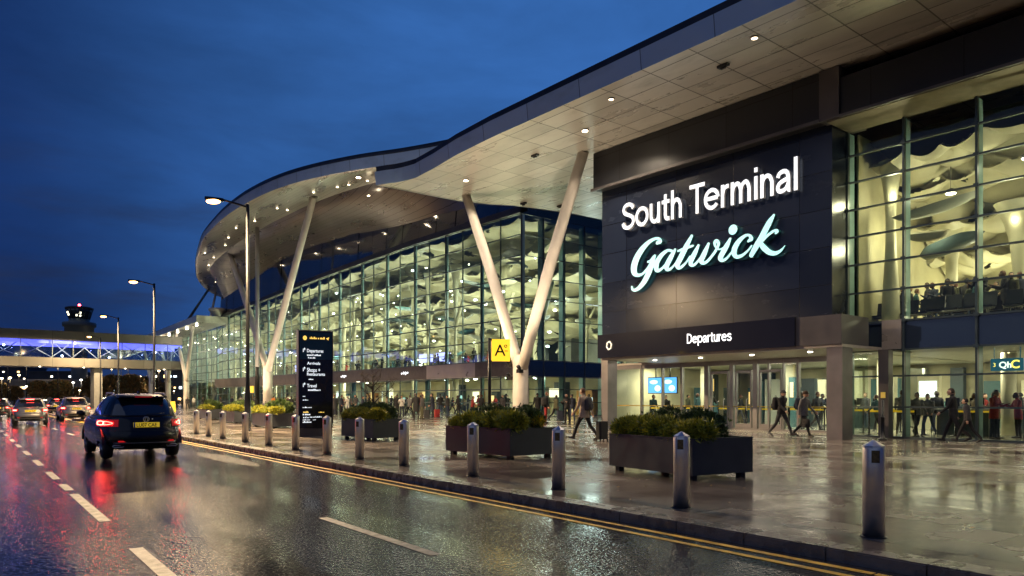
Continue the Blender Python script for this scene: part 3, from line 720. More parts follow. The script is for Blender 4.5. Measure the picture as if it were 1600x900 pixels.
for i in range(26):     # pillowy ceiling shells
    s, p, z = rnd.uniform(-4, 13), rnd.uniform(29, 42), rnd.uniform(6.6, 10.2)
    a, b = rnd.uniform(.6, 1.7), rnd.uniform(.4, 1.0); rot = rnd.uniform(0, 3.14); tx = rnd.uniform(-.35, .35); ty = rnd.uniform(-.3, .3)
    def shell(u, v, a=a, b=b, rot=rot, tx=tx, ty=ty, s=s, p=p, z=z):
        th = 2*math.pi*u; rr = v
        lx, ly = a*rr*math.cos(th)*(1+.15*math.sin(3*th)), b*rr*math.sin(th)*(1+.12*math.cos(2*th))
        x = lx*math.cos(rot)-ly*math.sin(rot); y = lx*math.sin(rot)+ly*math.cos(rot)
        return P(s+x, p+y, z-.35*math.sqrt(max(0, 1-rr*rr))+tx*x+ty*y)
    m = MB(); m.grid(shell, 20, 6); m.build('ceiling_shell', (CREAMW, CREAM, CREAMW, INTG, CREAMW, INTD)[i % 6], EB)
for i in range(30):
    s, p = rnd.uniform(-5, 13), rnd.uniform(29, 40); z = interp(p, [(29, 9.7), (32, 9.0), (35, 7.8), (38, 6.7), (41, 5.9)])+rnd.uniform(-.3, .1); m = MB()
    m.lathe([(.03, 0), (.20, .02), (.24, .10), (.06, .2)], P(s, p, z), 12); m.tube(P(s, p, z+.2), P(s, p, z+1.5), .012, n=5); d = m.build('hanging_lamp', FRAME, EB)
    m = MB(); m.lathe([(.01, -.012), (.16, -.01), (.18, .015)], P(s, p, z), 12); m.build('lens', GLINT, d)
WARM = (1, .90, .60)
for s, p, z, e in ((12.7, 29.3, 9.2, 60), (6, 29.6, 9.4, 60), (12.2, 30.2, 7.6, 110), (9.2, 31.0, 7.9, 130), (10.8, 35, 6.1, 140), (6.0, 33, 6.9, 190), (1.0, 33, 7.0, 210), (7.5, 38, 5.6, 150), (3, 38, 5.6, 150), (-4, 34, 7, 200)):  # first globe is an added fill for the dark upper left bay
    lamp('POINT', 'wing_globe', P(s, p, z), e, WARM, EB, .16)
for s, p in ((11, 33), (6, 33), (1, 33), (-4, 33), (11, 38.5), (5, 38.5), (-1, 38.5)):
    lamp('AREA', 'ceiling_panel', P(s, p, 3.2), 62, (1, .90, .68), EB, 2.2, (0, 0, -1), sizey=.5)
for s, p in ((16, 33), (21, 33), (25.5, 32.5), (16, 38), (21, 38)):
    lamp('AREA', 'lobby_panel', P(s, p, 3.17), 56, (1, .91, .70), EB, 3.2, (0, 0, -1), sizey=.35)
# ground-floor partitions and back-wall features
fe = [(13.5, 12.2, INTT), (11.9, 11.2, CREAMW), (9.8, 8.8, INTD), (7.9, 7.3, INTG), (5.5, 4.2, INTT), (2.0, 1.0, INTD), (26.5, 25, INTD), (23.6, 22.9, CREAMW), (21.8, 20.6, INTT), (19.3, 18.9, CREAMW), (17.3, 16.2, INTG), (15, 14.4, INTD)]
for a, b, mt in fe:
    m = MB(); sbox(m, b, a, 41.0, 41.4, .02, rnd.choice((2.3, 2.6, 3.0))); m.build('partition', mt, EB)
POST = [emit('lit_poster_white', (.9, .97, 1), 1.3), emit('lit_poster_amber', (1, .55, .12), 1.1), emit('lit_poster_teal', (.15, .6, .65), .8)]
for i in range(26):
    s, p = 13.9+13.4*((i*.618) % 1), rnd.uniform(33.5, 40.8); w = rnd.uniform(.3, 1.1); h = rnd.choice((1.3, 2.1, 2.5, 2.9)); mt = rnd.choice((INTD, INTT, CREAMW, INTG, INTD, INTT))
    m = MB(); sbox(m, s, s+w, p, p+.35, .013, h); pt_ = m.build('kiosk', mt, EB)
    if i % 3 == 0 and h > 1.5: m = MB(); sbox(m, s+.08, s+w-.08, p-.03, p-.005, h-1.0, h-.25); m.build('lit_poster', POST[(i//3) % 3], pt_)
for s, p in ((10.0, 33), (5, 33), (0, 33), (20, 34.5), (24.8, 34), (15.2, 34)):
    m = MB(); m.lathe([(.26, 0), (.26, 3.2)], P(s, p, .012), 16); m.build('round_column', CREAMW, EB)
for s, p in ((22.2, 38), (18.0, 36.5)):
    m = MB(); m.lathe([(.2, 0), (.2, 3.2)], P(s, p, .012), 16); m.build('round_column', INTG, EB)

# ------------------------------------------------------------------ terminal hall
TH = froot('terminal_hall', AB, 80, 37, PV)
tag(TH, 'long glass fronted terminal hall under a swooping metal roof with leaning columns', 'building')
PH = 37.0
ZT = [(44, 15.9), (60, 15.9), (73, 15.56), (84, 15.2), (100, 14.5), (112, 13.9), (116, 13.8), (116.01, 12.6), (150, 12.6)]
CT = [(44, 17.4), (64, 18.3), (73, 19.2), (84, 19.5), (92, 19.3), (100, 18.3), (114, 16.7), (117, 16.4)]
ms = [44.1+2.62*i for i in range(36)]
SE = ms[-1]
for i, s in enumerate(ms):
    zt_ = interp(s, ZT)
    w_ = .030 if i % 2 == 0 else .017; m = MB(); sbox(m, s-w_, s+w_, PH-.07, PH+.05, 0, zt_); mo = m.build('mullion', MULL, TH)
    if i % 2 == 0: m = MB(); sbox(m, s-.13, s+.13, PH+.07, PH+.22, 0, zt_-.1); m.build('glass_fin', FIN, mo)
def hz(j, s):
    return [0.03, 1.12, 2.2, 3.2, 4.5][j] if j < 5 else 4.5+(interp(s, ZT)-4.5)*(j-4)/7
for j in range(12):
    m = MB()
    for a, b in zip(ms, ms[1:]):
        za, zb = hz(j, a), hz(j, b); h = .042
        m.add([P(b, PH-.07, zb-h), P(a, PH-.07, za-h), P(a, PH+.04, za-h), P(b, PH+.04, zb-h), P(b, PH-.07, zb+h), P(a, PH-.07, za+h), P(a, PH+.04, za+h), P(b, PH+.04, zb+h)],
              [(3,2,1,0),(4,5,6,7),(0,1,5,4),(1,2,6,5),(2,3,7,6),(3,0,4,7)])
    m.build('transom', MULL, TH)
m = MB()
for a, b in zip(ms, ms[1:]):
    for j in range(11):
        q = [rnd.uniform(-.02, .02) for _ in range(4)]
        if j == 3 and a < 118: continue
        m.add([P(b, PH+q[0], hz(j, b)), P(a, PH+q[1], hz(j, a)), P(a, PH+q[2], hz(j+1, a)), P(b, PH+q[3], hz(j+1, b))], [(0, 1, 2, 3)])
# side face towards the entrance building
pside = [37+2.3*i for i in range(9)]
for a, b in zip(pside, pside[1:]):
    for j in range(11):
        q = [rnd.uniform(-.02, .02) for _ in range(4)]
        if j == 3: continue
        m.add([P(44.1+q[0], a, hz(j, 44.1)), P(44.1+q[1], b, hz(j, 44.1)), P(44.1+q[2], b, hz(j+1, 44.1)), P(44.1+q[3], a, hz(j+1, 44.1))], [(0, 1, 2, 3)])
m.build('hall_glazing', G_HALL, TH)
m = MB()
for a, b in zip(pside, pside[1:]): sbox(m, 44.08, 44.12, a+.04, b-.04, 3.24, 4.46)
m.build('side_spandrel', G_CLER, TH)
for p in pside[1:]:
    m = MB(); sbox(m, 44.05, 44.19, p-.035, p+.035, 0, 15.9); mo = m.build('mullion', MULL, TH)
    m = MB(); sbox(m, 44.22, 44.7, p-.10, p+.10, 0, 15.8); m.build('glass_fin', FIN, mo)
for j in range(12):
    z = hz(j, 44.1); m = MB(); sbox(m, 44.06, 44.18, 37, pside[-1], z-.028, z+.028); m.build('transom', MULL, TH)
# shop fascia band above the ground-floor doors
SHOPF = pm('shop_fascia_panel', (.055, .046, .042), .42, .1, var=.25)
for a, b, mt in ((44.3, 50, SHOPF), (50.02, 57.5, GUNL), (57.52, 69, SHOPF), (69.02, 84, SHOPF), (84.02, 100, SHOPF), (100.02, 118, SHOPF)):
    m = MB(); sbox(m, a, b, PH-.16, PH-.095, 3.26, 4.46); fb = m.build('shop_fascia', mt, TH)
    if mt is SHOPF and 50 < a < 84:
        for t in (.62,):
            s = b+(a-b)*t; m = MB()
            for k in range(4): m.ball(P(s-.36*k, PH-.17, 3.88+.05*(k % 2)), (.13, .02, .09+.04*((k*7) % 3)), 8, 6)
            m.build('lit_logo', emit('white_logo', (.9, .92, 1), 1.6), fb)
# interior
m = MB(); sbox(m, 44.2, SE, 37.1, 76, .004, .012); m.build('interior_floor', FLOORI, TH)
m = MB(); sbox(m, 44.8, SE-.5, 38.2, 70, 3.55, 4.2); m.build('upper_floor', pm('slab_edge', (.55, .53, .42), .5), TH)
m = MB(); sbox(m, 44.8, SE, 66, 66.4, 4.2, 16); m.build('interior_wall', CREAM, TH)
m = MB(); sbox(m, 45, SE, 47.5, 47.8, .02, 3.5); m.build('interior_wall', CREAM, TH)
m = MB(); sbox(m, SE, SE+.3, 37.1, 70, 0, 12.5); m.build('interior_wall', INTG, TH)
for i in range(26):
    s = 46+3.3*i+rnd.uniform(-.6, .6); w = rnd.uniform(.8, 2.2); mt = rnd.choice((INTD, INTT, CREAMW, INTG, INTD, pm('amber_shopfront', (.45, .22, .05), .4, var=.3)))
    m = MB(); sbox(m, s, s+w, 46.7, 47.4, .02, rnd.choice((2.2, 2.6, 3.0))); m.build('shop_front', mt, TH)
for i in range(30):
    s = 45.6+2.45*i+rnd.uniform(-.5, .5); w = rnd.uniform(.5, 1.5); z0 = rnd.choice((.3, .9, 1.6)); m = MB(); sbox(m, s, s+w, 46.52, 46.6, z0, min(3.1, z0+rnd.uniform(.6, 1.6)))
    m.build('lit_shop_window', (POST[0], POST[1], emit('lit_shop_warm', (1, .82, .5), 1.5), POST[2], emit('lit_shop_warm', (1, .82, .5), 1.5))[i % 5], TH)
for i in range(18):
    s = 47+4.7*i+rnd.uniform(-.8, .8); w = rnd.uniform(1.2, 3.6); mt = rnd.choice((INTT, INTG, INTD, CREAMW)); z = rnd.uniform(6.5, 13)
    m = MB(); sbox(m, s, s+w, 63.6+rnd.random(), 65.9, 4.25, z); m.build('wall_bay', mt, TH)
for k, (pa, pb, dz) in enumerate(((37.9, 43.5, -.1), (40.5, 47.5, -1.9), (43.5, 51, -3.6), (46.5, 55, -5.3), (50, 60, -6.9))):
    vault(TH, 44.6, 118, pa, pb, (lambda dz: lambda s: interp(s, ZT)+dz+.2)(dz), (lambda dz: lambda s: interp(s, ZT)+dz-.2)(dz), .85+.08*k, .80-.04*k, .70, 300, 30, 'pillowed_ceiling', CREAMW, .42, 4.0+2.3*k)
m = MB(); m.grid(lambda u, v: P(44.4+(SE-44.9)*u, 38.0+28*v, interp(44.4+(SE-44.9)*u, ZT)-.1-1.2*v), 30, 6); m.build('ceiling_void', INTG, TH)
for i in range(30):
    s = 47+5.4*(i % 15)+rnd.uniform(-.7, .7); p = (41.5, 51)[i // 15]+rnd.uniform(-1, 1); r = rnd.uniform(.16, .30); zz = min(interp(s, ZT)-1.6, interp(s, ZT)-.5-(p-38)*.36)
    prof = [(r, 4.2)]
    for k in range(1, 13):
        t = k/12; prof.append((r*(.8+.3*math.cos(4*t+i))+.8*max(0, t-.8)**2*9, 4.2+(zz-4.2)*t))
    m = MB(); m.lathe(prof, P(s, p, 0), 14)
    m.path([P(s, p, 7.5+rnd.random()), P(s-.8, p-.3, 9.2), P(s-2.3, p-.8, 10.3+rnd.random())], [.22, .18, .12], 8)
    m.build('organic_column', CREAMW, TH)
    m = MB(); m.lathe([(.28, 0), (.28, 3.54)], P(s, p, .012), 12); m.build('round_column', CREAMW if i % 3 else INTT, TH)
for i in range(99):
    s, p, z = rnd.uniform(45.5, 112), rnd.uniform(38.6, 52), rnd.uniform(6.2, 14.2); z = min(z, interp(s, ZT)-1.0)
    a, b = rnd.uniform(.7, 2.3), rnd.uniform(.4, 1.0); rot = rnd.uniform(0, 3.14); tx = rnd.uniform(-.35, .35); ty = rnd.uniform(-.3, .3)
    def shell(u, v, a=a, b=b, rot=rot, tx=tx, ty=ty, s=s, p=p, z=z):
        th = 2*math.pi*u; rr = v
        lx, ly = a*rr*math.cos(th)*(1+.15*math.sin(3*th)), b*rr*math.sin(th)
        x = lx*math.cos(rot)-ly*math.sin(rot); y = lx*math.sin(rot)+ly*math.cos(rot)
        return P(s+x, p+y, z-.3*math.sqrt(max(0, 1-rr*rr))+tx*x+ty*y)
    m = MB(); m.grid(shell, 16, 4); m.build('ceiling_shell', rnd.choice((CREAMW, CREAMW, INTT, INTG, CREAM)), TH)
for i in range(95):
    s, p = rnd.uniform(45.5, SE-1), rnd.uniform(38.3, 50); z = rnd.choice((rnd.uniform(5.5, 14), 3.3, 7.7, 10.2, rnd.uniform(5, 12))); z = min(z, interp(s, ZT)-1)
    if z == 3.3: p = rnd.uniform(37.6, 46)
    r = rnd.choice((.07, .09, .12, .2)); m = MB(); m.m = 0; m.lathe([(r*.7, .06), (r*1.1, .05), (r*1.1, 0)], P(s, p, z), 10); m.m = 1; m.ball(P(s, p, z-.01), (r, r, r*.5), 8, 5); m.build('hanging_lamp', [FRAME, GLINT if i % 4 else GLINTW], TH)
for i in range(98):       # glints of ceiling spots
    s, p = rnd.uniform(44.8, 118), rnd.uniform(38.2, 46); z = min(rnd.uniform(5, 15), interp(s, ZT)-.6); r = rnd.choice((.07, .08, .11, .16))
    m = MB(); m.m = 0; m.tube(P(s, p, z+.03), P(s, p, z+.16), r*.9, n=8); m.m = 1; m.ball(P(s, p, z), (r, r, r*.7), 8, 5); m.build('ceiling_spot', [FRAME, GLINT if i % 3 else GLINTW], TH)
for i in range(60):       # baffles, ducts and gantries seen as dark shapes
    s, p = rnd.uniform(45.5, 112), rnd.uniform(39, 47); z = min(rnd.uniform(5.6, 14), interp(s, ZT)-1.0); l = rnd.uniform(.8, 2.6)
    m = MB(); m.path([P(s, p, z), P(s+l*.5, p+rnd.uniform(-.5, .5), z+rnd.uniform(-.3, .5)), P(s+l, p+rnd.uniform(-1, 1), z+rnd.uniform(-.5, .6))], [rnd.uniform(.05, .12), rnd.uniform(.08, .16), rnd.uniform(.04, .1)], 8); m.build('ceiling_strut', rnd.choice((CREAMW, INTT, CREAMW, INTG, CREAMW)), TH)
for i in range(8):
    s = 49+10.6*i
    lamp('POINT', 'hall_globe', P(s, 41, 10.2), 560, WARM, TH, .22)
    lamp('POINT', 'hall_globe', P(s+5, 46.5, 7.4), 560, (1, .93, .68), TH, .25)
for i in range(12):
    s = 48+7*i
    lamp('AREA', 'ceiling_panel', P(s, 42.5, 3.5), 95, (1, .87, .60), TH, 4.5, (0, 0, -1), sizey=.6)
for s, z in ((52, 9.5), (47.3, 8.8), (75, 8)):
    lamp('AREA', 'light_box', P(s, 48, z), 160, (.92, 1, 1), TH, 2.6, (0, -1, -.3), sizey=.6)
m = MB()
for s in (66, 69.5, 101, 104.5): sbox(m, s, s+2.6, 45.2, 45.4, 5.6, 6.5)
m.build('violet_screen', emit('violet_screen', (.30, .30, 1), 2.0), TH)
m = MB(); sbox(m, 44.8, SE, 37.75, 37.8, 5.25, 5.31); sbox(m, 44.8, SE, 37.75, 37.8, 1.05, 1.10); m.build('hand_rail', RAIL, TH)
# beam and clerestory
m = MB()
def strip(mb, s0, s1, n, f0, f1):
    mb.grid(lambda u, v: (lambda s: P(s, *[a+(b-a)*v for a, b in zip(f0(s), f1(s))]))(s0+(s1-s0)*u), n, 1)
for f0, f1 in (((36.72, 0), (36.72, .5)), ((36.72, .5), (37.3, .55)), ((37.2, 0), (36.72, 0))):
    strip(m, 44, 116.2, 40, lambda s: (f0[0], interp(s, ZT)+f0[1]), lambda s: (f1[0], interp(s, ZT)+f1[1]))
m.build('eaves_beam', DKMET, TH)
for i in range(24):
    a, b = 44.1+3.0*i, 44.1+3.0*(i+1); j = [rnd.uniform(-.05, .05) for _ in range(2)]
    m = MB(); m.add([P(b-.04, 36.95+j[0], interp(b, ZT)+.52), P(a+.04, 36.95+j[1], interp(a, ZT)+.52), P(a+.04, 37.12+j[1], interp(a, CT)+.1), P(b-.04, 37.12+j[0], interp(b, CT)+.1),
      P(b-.04, 37.3, interp(b, ZT)+.52), P(a+.04, 37.3, interp(a, ZT)+.52), P(a+.04, 37.4, interp(a, CT)+.1), P(b-.04, 37.4, interp(b, CT)+.1)],
      [(0, 1, 2, 3), (7, 6, 5, 4), (1, 0, 4, 5), (3, 2, 6, 7), (0, 3, 7, 4), (2, 1, 5, 6)])
    m.build('clerestory_pane', G_CLER, TH)
m = MB(); strip(m, 44.1, 116.1, 30, lambda s: (37.6, interp(s, ZT)+.25), lambda s: (37.6, interp(s, CT)+.6)); m.build('upper_wall', DKMET, TH)
m = MB(); sbox(m, 116, 116.4, 37.3, 72, 12.6, 17.2); m.build('end_wall', DKMET, TH)
# roof
ZR = 22.0
RI = [((42, 42), (44.5, 39)), ((44.5, 38.6), (45, 37.6)), ((48, 36.6), (48, 37.25)), ((52, 35.2), (52, 37.25)), ((56, 33.4), (56, 37.25)), ((60, 31.2), (60, 37.25)), ((65, 29.2), (65, 37.25)), ((70, 28.0), (70, 37.25)), ((76, 27.5), (76, 37.25)), ((84, 27.6), (84, 37.25)), ((92, 28.4), (92, 37.25)), ((99, 29.4), (99, 37.25)), ((107, 31.2), (106, 37.25)), ((115, 33.2), (112, 37.25)), ((123, 35.5), (115, 37.3)), ((131, 38.0), (116.4, 39)), ((139, 41.2), (116.5, 42.5)), ((146, 44.6), (116.5, 47)), ((152, 48.5), (116.5, 52)), ((156, 53.5), (116.5, 57)), ((157, 59), (116.5, 62)), ((154, 66), (116.5, 67)), ((146, 73), (116.5, 72))]
rim = crom([a+b for a, b in RI], 4)
prof = [(0, .0), (.03, -.10), (.12, -.16), (.3, -.12), (.45, -.14), (.50, -.30), (.535, -.75), (.60, -1.35), (.80, None), (1, None)]
rings = []
for q in rim:
    rs, rp, is_, ip = q; zc = interp(is_, CT) if ip < 38 else interp(ip, [(37, 16.4), (45, 16.6), (75, 17.5)])
    row = []
    for t, dz in prof:
        if dz is None: z = (ZR-1.35)+(zc-(ZR-1.35))*((t-.60)/.40)**1.1
        else: z = ZR+dz
        row.append(P(rs+(is_-rs)*t, rp+(ip-rp)*t, z))
    rings.append(row)
def sheet(rows, name, mat, par, c0=0, c1=None):
    m = MB(); m.smooth = True; rows = [r[c0:c1] for r in rows]; n = len(rows[0])
    m.add([v for r in rows for v in r], [(j*n+i, (j+1)*n+i, (j+1)*n+i+1, j*n+i+1) for j in range(len(rows)-1) for i in range(n-1)])
    return m.build(name, mat, par)
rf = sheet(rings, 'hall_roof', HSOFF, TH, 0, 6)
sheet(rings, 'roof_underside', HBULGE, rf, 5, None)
hf = lambda s: interp(s, [(46, 1.35), (78, 1.3), (92, .95), (110, .5), (130, .32), (160, .3)])
sheet([[P(q[0], q[1], ZR-.02), P(q[0], q[1]-.05, ZR+hf(q[0])*.72)] for q in rim], 'roof_edge', FASC, rf)
sheet([[P(q[0], q[1]-.08, ZR+hf(q[0])*.722), P(q[0], q[1]-.05, ZR+hf(q[0])), P(q[0], q[1]+1.5, ZR+hf(q[0])+.25)] for q in rim], 'roof_lip', DKMET, rf)
m = MB(); top = [P(q[0], q[1]+1.4, ZR+hf(q[0])+.22) for q in rim]+[P(100, 80, ZR+.4), P(42, 76, ZR+.4)]
m.add(top+[P(95, 56, ZR+2.2)], [(i, (i+1) % len(top), len(top)) for i in range(len(top))]); m.build('roof_deck', DKMET, rf)
for px, py in ((574, 282), (527, 292), (449, 328), (433, 325), (369, 356), (357, 371), (334, 402), (326, 414), (490, 300), (545, 288), (398, 345), (337, 440), (320, 395), (352, 383)):
    s, p = on_level(px, py, ZR-.16); m = MB(); m.lathe([(.13, -.03), (.13, .1)], P(s, p, ZR-.16), 10); m.m = 1; m.lathe([(.02, -.06), (.10, -.05), (.11, -.032)], P(s, p, ZR-.16), 10); m.build('downlight', [DKMET, DOWN], rf)
for px, py in ((576, 305), (609, 314), (690, 314)):
    s, p = on_level(px, py, 20.6); m = MB(); m.ball(P(s, p, 20.55), (.12, .12, .05), 10, 6); m.build('downlight', DOWN, rf)
# leaning columns
def tp(px, py, z=ZR-.15):
    s, p = on_level(px, py, z); return (s, p, z)
v_column(TH, 84.8, 32.5, 5.6, [tp(490, 308), tp(358, 392)], .55, .36, COLW)
s, p, z = tp(402, 355); m = MB(); m.lathe([(.24, 0), (.24, z)], P(s, p, 0), 14); c = m.build('roof_prop', COLG, TH)
m = MB(); m.lathe([(.27, 0), (.27, 5.2), (.25, 5.25)], P(s, p, 0), 14); m.build('prop_base', BLK, c)
s, p, z = tp(337, 459); m = MB(); m.path([P(113.2, 34.6, 12.9), P(s, p, z)], .2, 10); m.build('roof_prop', COLW, TH)
s, p, z = tp(326, 452); m = MB(); m.path([P(119.5, 33.2, 13.4), P(s, p, z)], .2, 10); m.build('roof_prop', DKMET, TH)
m = MB(); m.lathe([(.2, 13.6), (.3, 13.7), (1.1, 14.6), (1.25, 14.8), (1.1, 15.1), (.2, 15.2)], P(114.2, 36, 0), 14); m.build('roof_dish', COLW, TH)
for px, py, e in ((418, 600, 1100), (470, 600, 600), (600, 600, 700)):
    lamp('SPOT', 'soffit_uplight', P(s_at(px, 32), 30.2, 1.2), e*1.3, (1, .80, .55), TH, .15, (0, .05, 1), 120, .9)  # added uplights without fixtures, only there to brighten the hall soffit
lamp('SPOT', 'soffit_uplight', P(116, 33.0, 13.9), 900, (1, .80, .55), TH, .15, (0, .1, 1), 130, .9)  # another added uplight, no fixture, for the far end of the soffit

# ------------------------------------------------------------------ far walkway canopy
WC = froot('walkway_canopy', AB, 130, 33, PV)
tag(WC, 'low pale walkway canopy on branching white columns running from the hall to the footbridge', 'canopy')
m = MB(); m.grid(lambda u, v: P(112+70*u, 32.4-2.0*u*0+(36.8-32.4)*v, 13.6-2.2*(u**1.0)), 30, 1); m.build('roof', GUNL, WC)
wr = MB(); wr.grid(lambda u, v: P(112+70*u, 32.4+(36.8-32.4)*v, 12.65-2.2*u), 30, 1); wr.build('soffit', HSOFF, WC)
m = MB(); m.grid(lambda u, v: P(112+70*u, 32.38, 12.65-2.2*u+.95*v), 30, 1); m.build('roof_edge', FASC, WC)
m = MB(); sbox(m, 111.9, 112, 32.38, 36.8, 12.62, 13.62); m.build('end_face', pm('canopy_end', (.50, .50, .42), .4, .2, var=.1), WC)
v_column(WC, 120.6, 33.4, 5.0, [(116.5, 33.2, 12.5), (126, 33.2, 12.2)], .42, .26, COLW, 'branching_column', False)
v_column(WC, 131, 33.4, 5.0, [(127.5, 33.2, 12.1), (136, 33.2, 11.8)], .42, .26, COLW, 'branching_column', False)
v_column(WC, 142, 33.4, 5.0, [(138, 33.2, 11.7), (147, 33.2, 11.4)], .42, .26, COLW, 'branching_column', False)
for i in range(9):
    s = 115+5*i; m = MB(); m.ball(P(s, 33.3, 12.5-2.2*(s-112)/70), (.2, .2, .1), 8, 6); m.build('downlight', emit('canopy_lamp', (1, .88, .66), 40), WC)
lamp('POINT', 'canopy_light', P(120, 33.2, 10.5), 260, (1, .85, .6), WC, .12); lamp('POINT', 'canopy_light', P(134, 33.2, 10), 260, (1, .85, .6), WC, .12)

# ------------------------------------------------------------------ footbridge
FB = froot('footbridge', AB, 125, 0, PV)
tag(FB, 'enclosed glazed footbridge lit violet inside crossing high over the road', 'footbridge')
BS0, BS1, BP0, BP1 = 123.5, 128.5, -62, 33.6
BEIGE = panel_mat('bridge_cladding', (.075, .072, .062), 4.0, 3, .03, .38, .35, var=.15, bump=.2, axis='YZ')
m = MB(); sbox(m, BS0, BS1, BP0, BP1, 6.1, 7.4); m.build('deck', BEIGE, FB)
m = MB(); sbox(m, BS0-.1, BS1+.1, BP0, BP1, 9.95, 11.25); m.build('roof', BEIGE, FB)
m = MB(); m.add([P(BS0+.05, BP0, 7.4), P(BS0+.05, BP1, 7.4), P(BS0+.05, BP1, 9.95), P(BS0+.05, BP0, 9.95)], [(0, 1, 2, 3)]); m.build('glazing', G_BRIDGE, FB)
m = MB(); m.add([P(BS1-.05, BP0, 7.4), P(BS1-.05, BP1, 7.4), P(BS1-.05, BP1, 9.95), P(BS1-.05, BP0, 9.95)], [(0, 1, 2, 3)]); m.build('glazing', G_BRIDGE, FB)
VIO = emit('violet_strip', (.15, .14, .95), 1.5)
m = MB(); sbox(m, BS0+.5, BS0+.6, BP0, BP1, 9.45, 9.9); sbox(m, BS1-.5, BS1-.4, BP0, BP1, 9.2, 9.9); m.build('light_strip', VIO, FB)
p = BP0; BR = pm('bridge_brace', (.60, .60, .72), .4, .2, var=.05); k = 0
while p < BP1-2:
    w = rnd.choice((2.6, 3.2, 3.8)); m = MB(); sbox(m, BS0-.0, BS0+.12, p-.05, p+.05, 7.41, 9.94); m.build('post', MULL, FB)
    m = MB(); bow = rnd.uniform(-.5, .5)
    for a, b in (((p, 7.5), (p+w, 9.8)), ((p, 9.8), (p+w, 7.5))):
        m.path([P(BS0+1.0, a[0], a[1]), P(BS0+1.0, (a[0]+b[0])/2, (a[1]+b[1])/2+bow), P(BS0+1.0, b[0], b[1])], .07, 6)
    m.build('brace', BR, FB)
    if k % 2 == 0:
        m = MB(); m.ball(P(BS0+.8, p+w*.5, rnd.choice((7.7, 9.0, 8.7))), .14, 8, 6); m.build('lamp', emit('bridge_lamp', (.75, .78, 1), 22), FB)
    p += w; k += 1
for i in range(9): lamp('POINT', 'bridge_light', P(126, -50+10.3*i, 9.0), 150, (.34, .30, 1), FB, .1)
for p in (22, 4, -30):
    m = MB(); sbox(m, 124.6, 127.4, p-.55, p+.55, 0, 6.1); m.build('pier', pm('bridge_pier', (.11, .11, .105), .5), FB)
for i in range(10):
    m = MB(); m.ball(P(BS0+.4, 31-5.5*i, 6.07), (.12, .12, .05), 8, 6); m.build('downlight', emit('bridge_downlight', (1, .85, .6), 18), FB)
for p in (-14, 6, 24): lamp('SPOT', 'underside_lamp', P(122.0, p, 3.2), 420, (1, .82, .55), FB, .1, (-.35, 0, 1), 140, .9)

# ------------------------------------------------------------------ control tower
ct = at(124, HOR+FPX*1.4/265)
CTW = empty('control_tower', (ct.x, ct.y, 0)); OFF[CTW.name] = (0, 0, 0)
tag(CTW, 'dark control tower with flared glass cab and red beacon rising behind the footbridge', 'control tower')
TW = pm('tower_wall', (.10, .13, .14), .5, var=.15, scale=.3)
m = MB(); m.lathe([(2.6, 0), (2.6, 25.4)], n=20); m.build('shaft', TW, CTW)
m = MB(); m.lathe([(2.6, 25.4), (4.6, 25.6), (4.7, 27.4), (5.3, 27.5), (5.4, 28.8), (5.2, 29), (3.4, 29.0), (3.3, 30.2)], n=24); m.build('gallery', TW, CTW)
m = MB(); m.lathe([(3.25, 30.2), (4.25, 33.6), (4.2, 33.7)], n=16); m.build('cab_glazing', pm('cab_glass', (.012, .018, .024), .08, var=.2, spec=1), CTW)
m = MB(); m.lathe([(4.5, 33.7), (4.55, 34.3), (3.6, 34.6)], n=20); m.build('cab_roof', pm('cab_roof', (.03, .035, .04), .5), CTW)
for i in range(16):
    a = 2*math.pi*(i+.5)/16; m = MB(); m.tube((3.3*math.cos(a), 3.3*math.sin(a), 30.2), (4.3*math.cos(a), 4.3*math.sin(a), 33.65), .09, n=6); m.build('mullion', pm('cab_roof', (0, 0, 0)), CTW)
for x, z in ((-1.9, 31.6), (-2.2, 32.4), (1.1, 31.3), (2.1, 31.2), (2.3, 32.2)):
    m = MB(); y = -math.sqrt(max(.1, (3.35+(z-30.2)*.29)**2-x*x))-.05; m.box((x-.28, y-.05, z-.32), (x+.28, y+.02, z+.32)); m.build('lit_window', emit('cab_light', (1, .95, .70), 2.2), CTW)
m = MB(); m.lathe([(.15, 34.6), (.15, 35.2)], n=8); m.build('mast', BLK, CTW)
m = MB(); m.ball((0, 0, 35.3), .42, 10, 8); m.build('beacon', emit('red_beacon', (1, .04, .06), 28), CTW)
lamp('POINT', 'beacon_lamp', (0, -.5, 36), 160, (1, .05, .08), CTW, .3)

# ------------------------------------------------------------------ street lamps
def make_street_lamp():
    r = empty('street_lamp')
    m = MB(); m.lathe([(.16, 0), (.16, .04), (.135, .05), (.135, 1.5), (.12, 1.6), (.085, 2.2), (.075, 10.1)], n=14); m.build('pole', BLK, r)
    m = MB(); m.path([(0, 0, 9.98), (-.5, -.1, 10.12), (-1.0, -.2, 10.25)], .045, 8); m.build('arm', BLK, r)
    h = MB(); h.loft([[(x*w-1.0-t*.75, y*d-.2-.15*t, 10.25+.05*t+z) for x, y, z in [(0, -1, -.03), (0, -.7, .06), (0, .7, .06), (0, 1, -.03), (0, .8, -.07), (0, -.8, -.07)]] for t, w, d in ((0, 1, .06), (.15, 1, .15), (.8, 1, .15), (1, 1, .08))])
    hd = h.build('lamp_head', BLK, r)
    m = MB(); m.ball((-1.42, -.285, 10.16), (.32, .17, .11), 14, 8); m.build('lens', LAMPH, hd)
    lamp('SPOT', 'lamp_light', (-1.42, -.285, 9.96), 4600, (1, .70, .38), r, .16, (-.1, -.02, -1), 176, .25)
    return r
